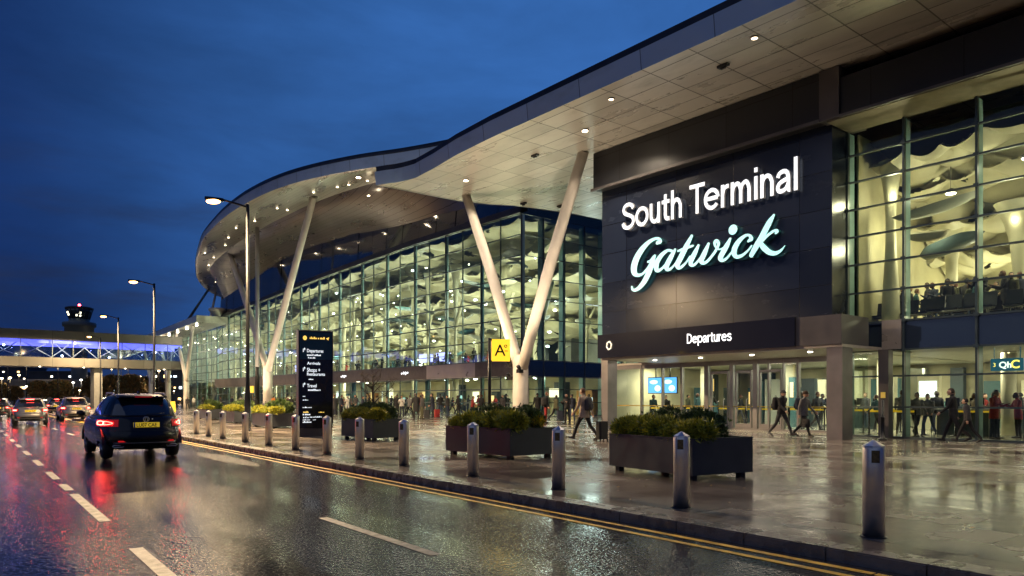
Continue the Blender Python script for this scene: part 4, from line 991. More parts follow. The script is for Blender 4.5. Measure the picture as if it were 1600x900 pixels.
lamp_px = [(387, 33.0, 'tall black street lamp between the grey planters, nearest to the camera'),
           (241, 55.5, 'black street lamp beside the black estate car, second nearest'),
           (185, 78.5, 'black street lamp standing before the violet footbridge, third from the camera'),
           (157, 104, 'small street lamp overlapping the footbridge roof band')]
proto = make_street_lamp()
for i, (px, k, lb) in enumerate(lamp_px):
    o = proto if i == 0 else copy_tree(proto)
    o.location = ((px-800)/FPX*k, k, PV); tag(o, lb, 'street lamp', 'black street lamps along the pavement')
# ------------------------------------------------------------------ bollards
def make_bollard():
    r = empty('bollard'); m = MB()
    m.lathe([(.105, 0), (.105, .905), (.1045, .91)], n=28); m.build('post', STEEL, r)
    m = MB(); m.loft([[(.1055*math.cos(a), .1055*math.sin(a), z) if q is None else (q*math.cos(a), q*math.sin(a), z) for a in [2*math.pi*i/8+.2 for i in range(8)]] for z, q in ((.905, .108), (.93, .108), (.985, .012))], smooth=False); m.build('cap', STEELC, r)
    m = MB()
    for j in range(2):
        z0, z1 = .74, .88
    m.grid(lambda u, v: (.1065*math.cos(-2.25+.75*u), .1065*math.sin(-2.25+.75*u), .76+.125*v), 6, 1); m.build('plate', PLATEB, r)
    m = MB(); m.lathe([(.125, 0), (.125, .008), (.106, .012)], n=28); m.build('base_ring', BLK, r)
    return r
bol_lab = ['largest steel bollard alone on the paving at the right', 'steel bollard before the planter nearest the Departures doors', 'steel bollard between the two nearest planters',
           'steel bollard before the wide planter below the yellow A sign', 'steel bollard at the left end of the wide planter below the yellow sign', 'steel bollard before the planter holding the bare tree',
           'steel bollard at the left end of the planter holding the bare tree', 'steel bollard overlapping the left edge of the black totem', 'steel bollard just left of the black totem sign',
           'steel bollard in front of the nearest street lamp base', 'steel bollard just left of the nearest street lamp', 'steel bollard before the gap between the two farther planters', 'steel bollard beside the tail light of the black estate car']
proto = make_bollard()
s0 = 7.49*.8039-3.66*.5948
bspx = [1365, 1065, 873, 739, 631, 562, 511, 462, 420, 383, 348, 326, 307]
for i in range(19):
    if i < 13: x = (bspx[i]-800)/FPX; k = 7.44/(x*.8039+.5948); q = (x*k, k)
    else:
        v = RW(33.6+2.45*(i-12), 7.44); q = (v.x, v.y)
    o = proto if i == 0 else copy_tree(proto)
    o.location = (q[0], q[1], PV); o.rotation_euler = (0, 0, R(rnd.uniform(-6, 6)))
    tag(o, bol_lab[i] if i < 13 else 'steel bollard hidden mostly behind the black estate car further along the kerb', 'bollard', 'stainless bollards along the kerb')
# ------------------------------------------------------------------ planters and shrubs
def leaf_cloud(name, seed, n, shape, cols, sprig=.09, w=.016, lumps=6):
    """feathery shrub: many narrow leaf faces on sprigs through a lumpy volume"""
    rr = random.Random(seed); m = MB()
    L = [(Vector((rr.gauss(0, .5), rr.gauss(0, .5), rr.gauss(.15, .4))).normalized(), rr.uniform(.78, 1.12)) for _ in range(lumps)]
    for i in range(n):
        d = Vector((rr.gauss(0, 1), rr.gauss(0, 1), rr.gauss(.25, .9))).normalized()
        f = max(.80, max((q*(1-1.3*(1-d.dot(v))) for v, q in L)))
        rad = f*(.55+.45*rr.random()**.5)*(rr.uniform(1.05, 1.28) if rr.random() < .10 else 1.0)
        c = Vector((d.x*shape[0]*rad, d.y*shape[1]*rad, shape[2]*.42+d.z*shape[2]*.6*rad))
        if c.z < 0: c.z = rr.random()*.08
        g = (d+Vector((rr.gauss(0, .5), rr.gauss(0, .5), rr.gauss(.45, .5)))).normalized(); m.m = rr.choices(range(len(cols)), [1/(1+.6*j) for j in range(len(cols))])[0]
        for k in range(4):
            a = (g+Vector((rr.gauss(0, .55), rr.gauss(0, .55), rr.gauss(0, .5)))).normalized(); u = a.orthogonal().normalized(); u = Quaternion(a, rr.uniform(0, 6.28))@u
            l = sprig*rr.uniform(.6, 1.3); b = c+a*(l*.15)
            m.add([c, b+a*l*.4+u*w, c+a*l, b+a*l*.4-u*w], [(0, 1, 2, 3)])
    return m.mesh(name, cols)
LG1 = pm('conifer_yellow', (.42, .385, .03), .5, var=.4, scale=6, spec=.4); LG2 = pm('conifer_olive', (.30, .31, .03), .5, var=.4, scale=6); LG3 = pm('conifer_green', (.09, .14, .025), .5, var=.4, scale=6)
LG4 = pm('box_dark_green', (.035, .07, .018), .5, var=.4, scale=6); LG5 = pm('box_green', (.07, .11, .022), .5, var=.4, scale=6)
TWIG = pm('bark', (.045, .03, .02), .8, var=.4, scale=12, bump=.5)
low_me = [leaf_cloud('foliage', 11+i, 1100, (.40, .40, .42), [LG2, LG1, LG3], .135, .014) for i in range(3)]
top_me = [leaf_cloud('foliage', 31+i, 1300, (.44, .44, .55), [LG4, LG5, LG3], .085, .015, 7) for i in range(2)]
def make_planter(L, Wd, H=.62):
    r = empty('planter')
    t = .03; z0 = .09
    m = MB()
    for a, b in (((0, 0), (L, t)), ((0, Wd-t), (L, Wd)), ((0, t), (t, Wd-t)), ((L-t, t), (L, Wd-t))): m.box((a[0], a[1], z0), (b[0], b[1], z0+H))
    m.box((t, t, z0), (L-t, Wd-t, z0+.03)); m.box((-.012, -.012, z0+H), (L+.012, t+.02, z0+H+.018)); m.box((-.012, Wd-t-.02, z0+H), (L+.012, Wd+.012, z0+H+.018))
    m.box((-.012, t+.02, z0+H), (t+.02, Wd-t-.02, z0+H+.018)); m.box((L-t-.02, t+.02, z0+H), (L+.012, Wd-t-.02, z0+H+.018))
    m.build('box', PLANT, r)
    for x in (.10, L-.22):
        for y in (.08, Wd-.2): q = MB(); q.box((x, y, 0), (x+.12, y+.12, z0)); q.build('foot', BLK, r)
    m = MB(); m.grid(lambda u, v: (t+.001+(L-2*t-.002)*u, t+.001+(Wd-2*t-.002)*v, z0+H-.06+.03*math.sin(9*u+5*v)), 10, 6); m.build('soil', SOIL, r)
    return r
# corner (pixel), direction of the long side, length, width, label, short name, shrub layout
PL_ = [((1082, 752), (-.49, .87), 2.35, 1.45, 'dark grey steel planter of shrubs before the Departures doors, nearest to the camera', 'the nearest planter by the Departures doors'),
       ((797, 719), (-.64, .77), 2.60, 1.45, 'wide dark grey planter of shrubs below the yellow A sign', 'the planter below the yellow A sign'),
       ((583, 689), (-.66, .75), 2.2, 1.15, 'grey planter with a small bare tree and clipped shrubs right of the totem', 'the planter with the bare tree'),
       ((424, 670), (-.56, .83), 3.4, 1.3, 'grey planter of yellow shrubs just left of the black totem', 'the planter left of the totem'),
       ((366, 662), (-.56, .83), 3.0, 1.3, 'grey planter of shrubs left of the nearest street lamp', 'the planter left of the lamp'),
       ((322, 656), (-.56, .83), 2.8, 1.3, 'farthest grey planter of shrubs by the tail light of the black estate car', 'the farthest planter')]
for pi, (pc, d, L, Wd, lab, short) in enumerate(PL_):
    c = at(*pc); d = Vector((d[0], d[1], 0)).normalized()
    r = make_planter(L, Wd); tag(r, lab, 'planter', 'steel planters on the pavement')
    # local x runs along -d so the near short side is at the corner: origin is the far left corner
    r.location = c+d*L; r.rotation_euler = (0, 0, math.atan2(-d.y, -d.x))
    M = Matrix.Translation(r.location)@Matrix.Rotation(r.rotation_euler.z, 4, 'Z')
    near = ['leftmost', 'second from left', 'middle', 'fourth from left', 'fifth from left', 'rightmost']
    nf = 5 if L > 2.3 else 4; dep = rnd.random()
    for i in range(nf):
        x = .26+(L-.52)*i/(nf-1); y = .32+rnd.uniform(-.03, .05)
        b = bpy.data.objects.new('low_shrub', low_me[(i+pi) % 3]); COL.objects.link(b)
        b.location = M@Vector((x, y, .66)); b.rotation_euler = (0, 0, rnd.uniform(0, 6.28)); sc = rnd.uniform(.86, 1.06); b.scale = (sc, sc, sc*rnd.uniform(.8, 1.0))
        nm = near[i] if i < nf-1 else 'rightmost'
        tag(b, f'{nm} low yellow shrub, front of {short}', 'shrub', 'low feathery shrubs in the planters')
    nb = 4 if pi == 1 else 3; xs = [(.5, 1.0, 1.6), (.35, .95, 1.5, 2.15), (.45, 1.05, 1.7), (.6, 1.5, 2.6), (.6, 1.5, 2.3), (.5, 1.4, 2.2)][pi]
    for i, x in enumerate(xs):
        b = bpy.data.objects.new('round_shrub', top_me[(i+pi) % 2]); COL.objects.link(b)
        b.location = M@Vector((x, Wd*.66+rnd.uniform(-.05, .05), .66)); b.rotation_euler = (0, 0, rnd.uniform(0, 6.28)); sc = rnd.uniform(.88, 1.06)*(1.05 if pi < 3 else 1.15); b.scale = (sc, sc, sc*rnd.uniform(.95, 1.1))
        nm = ('left', 'middle', 'right')[i] if len(xs) == 3 else ('leftmost', 'second', 'third', 'rightmost')[i]
        tag(b, f'{nm} dark round shrub at the back of {short}', 'shrub', 'round dark shrubs in the planters')
    if pi == 1:
        YF = pm('yellow_blossom', (.60, .42, .015), .5, var=.3, scale=9)
        ym = leaf_cloud('blossom', 77, 500, (.24, .24, .34), [YF, LG1], .09, .02, 4)
        for x, y, nm in ((2.35, .95, 'right end'), (1.28, .98, 'middle'), (.62, .9, 'left half')):
            b = bpy.data.objects.new('yellow_shrub', ym); COL.objects.link(b); b.location = M@Vector((x, y, .70)); b.scale = (1.0 if x > 2 else .7,)*3
            tag(b, f'bright yellow shrub at the {nm} of the planter below the yellow A sign', 'shrub', 'yellow shrubs below the A sign')
    if pi == 2:
        t = empty('bare_tree', M@Vector((1.15, .62, .66))); tag(t, 'small leafless tree growing in the grey planter right of the totem', 'tree')
        m = MB(); m.path([(0, 0, 0), (.02, 0, .5), (-.02, .01, 1.0), (.01, 0, 1.35)], [.05, .042, .036, .028], 8); m.build('trunk', TWIG, t)
        rr = random.Random(5); m = MB()
        def br(b, d, l, r_, lev):
            e = b+d*l; mid = b+d*l*.5+Vector((rr.gauss(0, .03), rr.gauss(0, .03), rr.gauss(0, .02))); m.path([b, mid, e], [r_, r_*.8, r_*.55], 5)
            if lev: 
                for _ in range(rr.choice((2, 3, 3))): br(b+(e-b)*rr.uniform(.45, 1), (d+Vector((rr.gauss(0, .55), rr.gauss(0, .55), rr.gauss(.2, .35)))).normalized(), l*rr.uniform(.5, .8), r_*.6, lev-1)
        for i in range(7):
            a = i*2.4; br(Vector((0, 0, .55+.13*i)), Vector((math.cos(a), math.sin(a), .9)).normalized(), .62-.03*i, .02, 3)
        m.build('crown', TWIG, t)
# ------------------------------------------------------------------ totem sign
tc0 = at(467, 683); TD = Vector((.85, .53, 0)).normalized()
TO = empty('totem_sign', tc0, math.atan2(TD.y, TD.x)); OFF[TO.name] = (0, 0, 0)
tag(TO, 'tall black information totem with white wayfinding lines behind the bollards', 'sign')
m = MB(); m.box((.02, .02, 0), (1.26, .24, .32)); m.build('plinth', GUN, TO)
m = MB(); m.box((0, 0, .32), (1.28, .26, 3.95)); m.build('body', BLACKP, TO)
m = MB(); m.box((-.02, -.004, .32), (0.0, .264, 3.95)); m.box((1.28, -.004, .32), (1.30, .264, 3.95)); m.box((-.02, -.004, 3.95), (1.30, .264, 3.99)); m.build('trim', GUN, TO)
m = MB(); m.box((.03, -.006, 2.9), (1.25, -.001, 3.92)); m.build('header', pm('totem_header', (.012, .035, .065), .2, var=.1), TO)
TXT = emit('totem_white', (.85, .93, 1), .75); TXY = emit('totem_yellow', (1, .62, .05), .85)
def tl(body, x, z, h, w=None, mt=TXT): return text_mb(body, h*1.4, .006, mt, 'lettering', TO, (x, -.012, z), bold=.002, width=w)
def marks(x, z, h, w, mt=TXT, seed=0):
    """a line of lettering too small to read in the photograph"""
    q = random.Random(seed); m = MB(); e = x+w
    while x < e:
        l = h*q.uniform(.35, .8); m.box((x, -.015, z), (x+l, -.009, z+h*q.choice((.6, .6, .75, 1)))); x += l+h*q.choice((.12, .12, .5))
    return m.build('lettering', mt, TO)
marks(.40, 3.66, .085, .58, TXY, 1); m = MB(); m.ball((.22, -.012, 3.69), (.075, .008, .085), 14, 8); m.build('logo', TXY, TO)
m = MB(); m.add([(1.02, -.012, 3.70), (1.14, -.012, 3.75), (1.11, -.012, 3.63)], [(0, 1, 2)]); m.build('arrow', TXY, TO)
for body, x, z, h, w in (('Departures', .30, 3.16, .125, .62), ('Arrivals', .30, 2.70, .105, .50), ('Shops +', .30, 2.43, .15, .50), ('Restaurants', .30, 2.29, .115, .68), ('Travel', .30, 1.85, .13, .36)): tl(body, x, z, h, w)
for i, (x, z, h, w, mt) in enumerate(((.30, 3.03, .07, .50, TXT), (.34, 2.93, .06, .26, TXT), (.36, 2.13, .05, .16, TXT), (.34, 1.72, .07, .46, TXT), (.14, 1.50, .04, .08, TXT), (.14, 1.36, .04, .2, TXT), (.14, 1.08, .05, .32, TXT), (.16, .90, .06, .2, TXY), (.74, .90, .045, .2, TXY), (.14, .81, .07, .24, TXT), (.16, .70, .06, .2, TXT), (.40, .72, .05, .44, TXT), (.14, .62, .04, .26, TXT), (.52, .62, .03, .1, TXT), (.14, .53, .06, .3, TXT))): marks(x, z, h, w, mt, 20+i)
for z in (3.16, 2.45, 1.86):
    m = MB(); m.path([(.16, -.012, z), (.16, -.012, z+.12), (.22, -.012, z+.12)], .012, 6); m.path([(.2, -.012, z+.07), (.23, -.012, z+.12), (.2, -.012, z+.16)], .012, 6); m.build('arrow', TXT, TO)
# ------------------------------------------------------------------ yellow A sign
k = 30.0; AS = empty('gate_sign', ((765-800)/FPX*k, k, PV), R(8)); OFF[AS.name] = (0, 0, 0)
tag(AS, 'square yellow sign with a black A on a dark post', 'sign')
m = MB(); m.lathe([(.07, 0), (.07, 3.9)], n=12); m.lathe([(.16, 0), (.16, .03), (.075, .04)], n=12); m.build('post', BLK, AS)
m = MB(); m.box((.085, -.06, 2.95), (.83, .06, 3.84)); m.build('panel', pm('yellow_sign_face', (.80, .55, .02), .4, var=.06, emis=(1, .62, .03), es=.95), AS)
text_mb('A', .66, .01, BLK, 'lettering', AS, (.20, -.066, 3.17), bold=.004); text_mb('o', .26, .01, BLK, 'lettering', AS, (.58, -.066, 3.50), bold=.004)
m = MB(); m.box((.60, -.07, 3.35), (.74, -.061, 3.38)); m.build('bar', BLK, AS)
m = MB(); m.box((-.05, -.09, 2.9), (.085, .09, 2.98)); m.box((-.05, -.09, 3.78), (.085, .09, 3.86)); m.build('bracket', BLK, AS)
# black stanchion by the portal, cable-bin, leaves
q = at(1379, 688); r = empty('stanchion', q); tag(r, 'slim black stanchion post beside the portal column', 'post')
m = MB(); m.lathe([(.16, 0), (.15, .05), (.07, .08), (.06, .75), (.075, .77), (.075, .80), (.045, .82), (.04, 1.35), (.01, 1.37)], n=14); m.build('post', BLK, r)
m = MB(); rr = random.Random(3); YL = pm('fallen_leaf', (.34, .22, .05), .5, var=.5, scale=20); YL2 = pm('fallen_leaf_brown', (.14, .075, .03), .5, var=.5, scale=20)
for i in range(420):
    s, p = rr.uniform(-2, 30), rr.choice((rr.uniform(7, 22), rr.uniform(7, 12))); v = RW(s, p, PV+.006); a = rr.uniform(0, 6.28); l = rr.uniform(.012, .032)
    m.m = rr.choice((0, 0, 1)); u = Vector((math.cos(a), math.sin(a), 0)); w = Vector((-u.y, u.x, 0)); m.add([v-u*l, v+w*l*.5+Vector((0, 0, .008)), v+u*l+Vector((0, 0, .006)), v-w*l*.5], [(0, 1, 2, 3)])
tag(m.build('fallen_leaves', [YL, YL2]), 'small yellow leaves scattered over the wet paving', 'leaves', kind='stuff')

# ------------------------------------------------------------------ cars
GLASSC = pm('car_glass', (.010, .012, .016), .05, var=.2, spec=1, coat=1); TYRE = pm('tyre_rubber', (.012, .012, .013), .6, var=.3, bump=.3); RIM = pm('alloy_rim', (.30, .30, .32), .3, .9)
TRIM = pm('black_trim', (.014, .014, .016), .4, var=.2); CHR = pm('chrome_trim', (.62, .62, .63), .32, .7, var=.05)
REDL = emit('tail_lamp_red', (1, .015, .02), .16, (.12, .003, .004)); REDH = emit('brake_lamp_hot', (1, .05, .035), 75, (.4, .02, .02)); PLY = pm('number_plate', (.75, .52, .02), .4, var=.06, emis=(1, .68, .05), es=.28)
REDS = emit('rear_reflector', (1, .02, .02), .35, (.3, .005, .005))
def make_car(paint, kind, plate, hot, Lh=2.30, Wh=.94, Ht=1.64):
    r = empty('parked_car')
    BP = [(.24, .78, -2.02, 2.02), (.36, .87, -2.22, 2.18), (.48, .925, -2.31, 2.25), (.66, .945, -2.31, 2.27), (.76, .945, -2.24, 2.22), (.90, .94, -2.21, 2.08), (1.0, .915, -2.16, 1.85), (1.06, .87, -2.10, 1.5), (1.085, .80, -2.0, 1.3)]
    kz = Ht/1.64
    CPr = [(1.05, .86, -2.09, 1.1), (1.20, .815, -1.98, .72), (1.36, .745, -1.84, .40), (1.49, .675, -1.70, .10), (1.57, .61, -1.60, -.12), (1.62, .51, -1.42, -.35), (1.64, .32, -1.1, -.6)]
    def sec(T, z):
        for a, b in zip(T, T[1:]):
            if z <= b[0]: t = max(0, (z-a[0])/(b[0]-a[0])); return [a[i]+(b[i]-a[i])*t for i in range(1, 4)]
        return T[-1][1:]
    def pt(T, z, th, n, g=0.0):
        w, y0, y1 = sec(T, z); c, s = math.cos(th), math.sin(th)
        return ((w*Wh/.945+g)*math.copysign(abs(c)**(2/n), c), (y0+y1)/2*Lh/2.3+((y1-y0)/2*Lh/2.3+g)*math.copysign(abs(s)**(2/n), s), z*kz)
    NB, NC = 3.9, 4.0
    def ringz(T, z, n, g=0.0, k=48):
        o = []
        for i in range(k):
            th = 2*math.pi*i/k; o.append(pt(T, z, th, n, g))
        return o
    def fine(T): 
        zz = []
        for a, b in zip(T, T[1:]): zz += [a[0], (a[0]+b[0])/2]
        return zz+[T[-1][0]]
    m = MB(); m.loft([ringz(BP, z, NB) for z in fine(BP)]); m.build('body', paint, r)
    m = MB(); m.loft([ringz(CPr, z, NC) for z in fine(CPr)]); cab = m.build('cabin', paint, r)
    def patch(T, n, z0, z1, t0, t1, g, nu=14, nv=5, taper=0.0):
        m = MB()
        for gg in (g, g-.02):
            m.grid(lambda u, v: pt(T, z0+(z1-z0)*v, (t0+t1)/2+(t1-t0)*(u-.5)*(1-taper*v), n, gg), nu, nv)
        return m
    H = math.pi/2
    patch(CPr, NC, 1.10, 1.49, -H-.72, -H+.72, .008, 18, 6).build('rear_window', GLASSC, cab)
    patch(CPr, NC, 1.14, 1.46, H-.7, H+.7, .008, 18, 6).build('windscreen', GLASSC, cab)
    for a, b in ((math.pi+.36, math.pi+.03), (math.pi-.03, math.pi-.42), (-.36, -.03), (.03, .42)): patch(CPr, NC, 1.11, 1.47, a, b, .008, 10, 5).build('side_window', GLASSC, cab)
    # rear details
    def yb(z, x, g=0.0):
        w, y0, y1 = sec(BP, z); f = (1-min(.999, abs(x)/(w*Wh/.945))**NB)**(1/NB); return (y0+y1)/2*Lh/2.3-((y1-y0)/2*Lh/2.3)*f-g
    for sg in (1, -1):
        t0, t1 = -H+sg*.42, -H+sg*1.32
        lm = patch(BP, NB, .82, .99, t0, t1, .010, 14, 3).build('tail_light', REDL, r)
        if hot == 'ring':
            for q0, q1 in ((.60, .93), (.97, 1.24)):
                m = MB(); ps = []
                zz = [(.865, 0), (.855, .5), (.865, 1), (.905, 1.03), (.945, 1), (.955, .5), (.945, 0), (.905, -.03)]
                if q0 < .9: zz = [(.895, 0), (.87, .5), (.86, 1), (.905, 1.03), (.95, 1), (.94, .5), (.915, 0), (.905, -.02)]
                for z, t in zz: ps.append(pt(BP, z, -H+sg*(q0+(q1-q0)*t), NB, .022))
                m.path(ps+[ps[0]], .009 if q0 > .9 else .005, 6); m.build('light_ring', REDH, lm)
        else:
            patch(BP, NB, .865, .935, t0+sg*.12, t1-sg*.30, .020, 8, 2).build('brake_bulb', REDH, lm)
        m = MB(); m.box((sg*.52-.12, yb(.45, .52, .012), .44*kz), (sg*.52+.12, yb(.45, .52)+.05, .475*kz)); m.build('reflector', REDS, r)
        m = MB(); x = sg*.62; y = yb(.36, .62, .02)
        m.path([(x-.10, y, .31*kz), (x+.10, y, .31*kz), (x+.13, y, .335*kz), (x+.10, y, .36*kz), (x-.10, y, .36*kz), (x-.13, y, .335*kz), (x-.10, y, .31*kz)], .014, 6); m.build('exhaust_tip', CHR, r)
        m = MB(); m.path([(sg*.95, .78, 1.06*kz), (sg*1.0, .78, 1.08*kz)], .03, 6); m.ball((sg*1.08, .76, 1.12*kz), (.12, .07, .085), 12, 8); m.build('door_mirror', TRIM if kind != 'silver' else paint, r)
        m = MB(); m.path([(sg*.60, -1.45, 1.60*kz), (sg*.60, -1.3, 1.65*kz), (sg*.60, -.3, 1.66*kz), (sg*.585, -.05, 1.60*kz)], .022, 6); m.build('roof_rail', CHR if kind == 'suv' else TRIM, cab)
        for y in (-1.42, 1.42):
            w = MB(); xo = sg*.765
            w.loft([[(xo+sg*dx, y+rr_*math.cos(a), .355+rr_*math.sin(a)) for a in [2*math.pi*i/24 for i in range(24)]] for dx, rr_ in ((-.10, .30), (-.10, .345), (.05, .36), (.125, .345), (.13, .25))]); wh = w.build('wheel', TYRE, r)
            w = MB(); w.loft([[(xo+sg*dx, y+rr_*math.cos(a), .355+rr_*math.sin(a)) for a in [2*math.pi*i/20 for i in range(20)]] for dx, rr_ in ((.10, .25), (.136, .245), (.12, .20), (.115, .05))])
            for i in range(5):
                a = 2*math.pi*i/5; w.path([(xo+sg*.125, y, .355), (xo+sg*.137, y+.235*math.cos(a), .355+.235*math.sin(a))], .03, 6)
            w.build('rim', RIM, wh)
            w = MB(); w.loft([[(sg*(sec(BP, .62)[0]*Wh/.945+dx), y+rr_*math.cos(a), .36+rr_*math.sin(a)) for a in [math.pi*i/18 for i in range(19)]]+[(sg*(sec(BP, .62)[0]*Wh/.945+dx), y+.36*math.cos(a), .36+.36*math.sin(a)) for a in [math.pi-math.pi*i/18 for i in range(19)]] for dx, rr_ in ((-.14, .42), (-.040, .425), (-.036, .415))], smooth=False); w.build('wheel_arch', TRIM, r)
    y = yb(.86, 0, .012)
    m = MB(); m.box((-.30, y-.02, .80*kz), (.30, y+.06, .92*kz)); pl = m.build('number_plate', PLY, r)
    if plate: text_mb(plate, .128, .004, BLK, 'lettering', r, (-.235, y-.024, .815*kz), width=.47, bold=.002)
    m = MB(); m.box((-.30, y-.0215, .80*kz), (-.262, y-.0195, .92*kz)); m.build('blue_band', pm('plate_blue', (.02, .06, .35), .4), pl)
    y2 = yb(1.0, 0, .015)
    if kind == 'suv':
        m = MB(); m.path([(.065*math.cos(2*math.pi*i/14), y2-.01, (1.0+.06*math.sin(2*math.pi*i/14))*kz) for i in range(15)], .010, 6)
        m.path([(-.02, y2-.012, .965*kz), (-.03, y2-.012, 1.0*kz), (-.02, y2-.012, 1.035*kz), (.015, y2-.012, 1.035*kz)], .008, 5); m.path([(.03, y2-.012, .96*kz), (.03, y2-.012, 1.04*kz)], .008, 5)
        m.build('emblem', CHR, r)
        m = MB(); m.ball((.145, y2-.008, 1.005*kz), (.018, .008, .016), 8, 6); m.build('badge', CHR, r)
    else:
        m = MB(); m.box((-.06, y2-.008, .975*kz), (.06, y2+.03, 1.02*kz)); m.build('tailgate_handle', CHR, r)
    def band(z0, z1, xw, g, mt, nm):
        m = MB(); m.grid(lambda u, v: (xw*(2*u-1), yb(z0+(z1-z0)*v, xw*(2*u-1), g), (z0+(z1-z0)*v)*kz), 20, 2); return m.build(nm, mt, r)
    band(.27, .50, .82, .012, TRIM, 'bumper_skirt'); band(.405, .43, .72, .022, CHR, 'bumper_strip'); band(.715, .722, .80, .006, TRIM, 'tailgate_joint')
    m = MB(); m.box((-.57, -1.86*Lh/2.3, 1.535*kz), (.57, -1.52*Lh/2.3, 1.575*kz), .03); sp = m.build('roof_spoiler', paint, cab)
    m = MB(); m.box((-.20, -1.868*Lh/2.3, 1.541*kz), (.20, -1.85*Lh/2.3, 1.566*kz)); m.build('brake_light', REDL if hot == 'ring' else REDH, cab)
    m = MB(); m.loft([[(x*w, -1.25+yy, 1.63*kz+h) for x, yy in ((-1, -.06), (1, -.06), (1, .10), (-1, .10))] for w, h in ((.03, 0), (.008, .07))]); m.build('antenna', paint, cab)
    m = MB(); m.path([(.02, -2.09*Lh/2.3, 1.115*kz), (.45, -2.075*Lh/2.3, 1.145*kz)], .012, 5); m.build('wiper', TRIM, cab)
    return r
NAVY = pm('midnight_paint', (.004, .0044, .0055), .24, .0, var=.1, coat=.45, spec=.35); SILV = pm('silver_paint', (.30, .285, .265), .30, .75, var=.06, coat=.8); SILV2 = pm('warm_silver_paint', (.33, .30, .27), .30, .75, var=.06, coat=.8)
RH = math.atan2(.8039, -.5948)-math.pi/2
def place(o, px, py, yaw=0.0):
    q = at(px, py, 1.52, 0.0); d = Vector((math.cos(RH+yaw+math.pi/2), math.sin(RH+yaw+math.pi/2), 0)); o.location = q+d*2.28; o.rotation_euler = (0, 0, RH+yaw)
c = make_car(NAVY, 'suv', 'LU07 CAE', 'ring', 2.36, .985, 1.67); place(c, 229, 717.5, R(.5)); tag(c, 'black estate car with glowing ring tail lights, nearest on the wet road', 'car', 'cars on the wet road')
c = make_car(SILV, 'silver', 'OY16 VLE', 'bulb', 2.15, .92, 1.60); place(c, 47, 664.5, R(-4)); tag(c, 'silver hatchback braking in the outer lane at the left edge', 'car', 'cars on the wet road')
c = make_car(SILV2, 'silver', 'GN65 AOK', 'bulb', 2.2, .93, 1.68); place(c, 120, 658.5, R(0)); tag(c, 'silver car braking just ahead of the black estate car', 'car', 'cars on the wet road')
c = make_car(NAVY, 'dark', None, 'bulb', 2.2, .92, 1.6); place(c, 88, 647, R(-10)); tag(c, 'dark car partly hidden between the two silver cars', 'car', 'cars on the wet road')
c = make_car(NAVY, 'dark', None, 'bulb', 2.2, .92, 1.55); place(c, -6, 653, R(-8)); tag(c, 'dark car half cut off by the left edge of the photo', 'car', 'cars on the wet road')

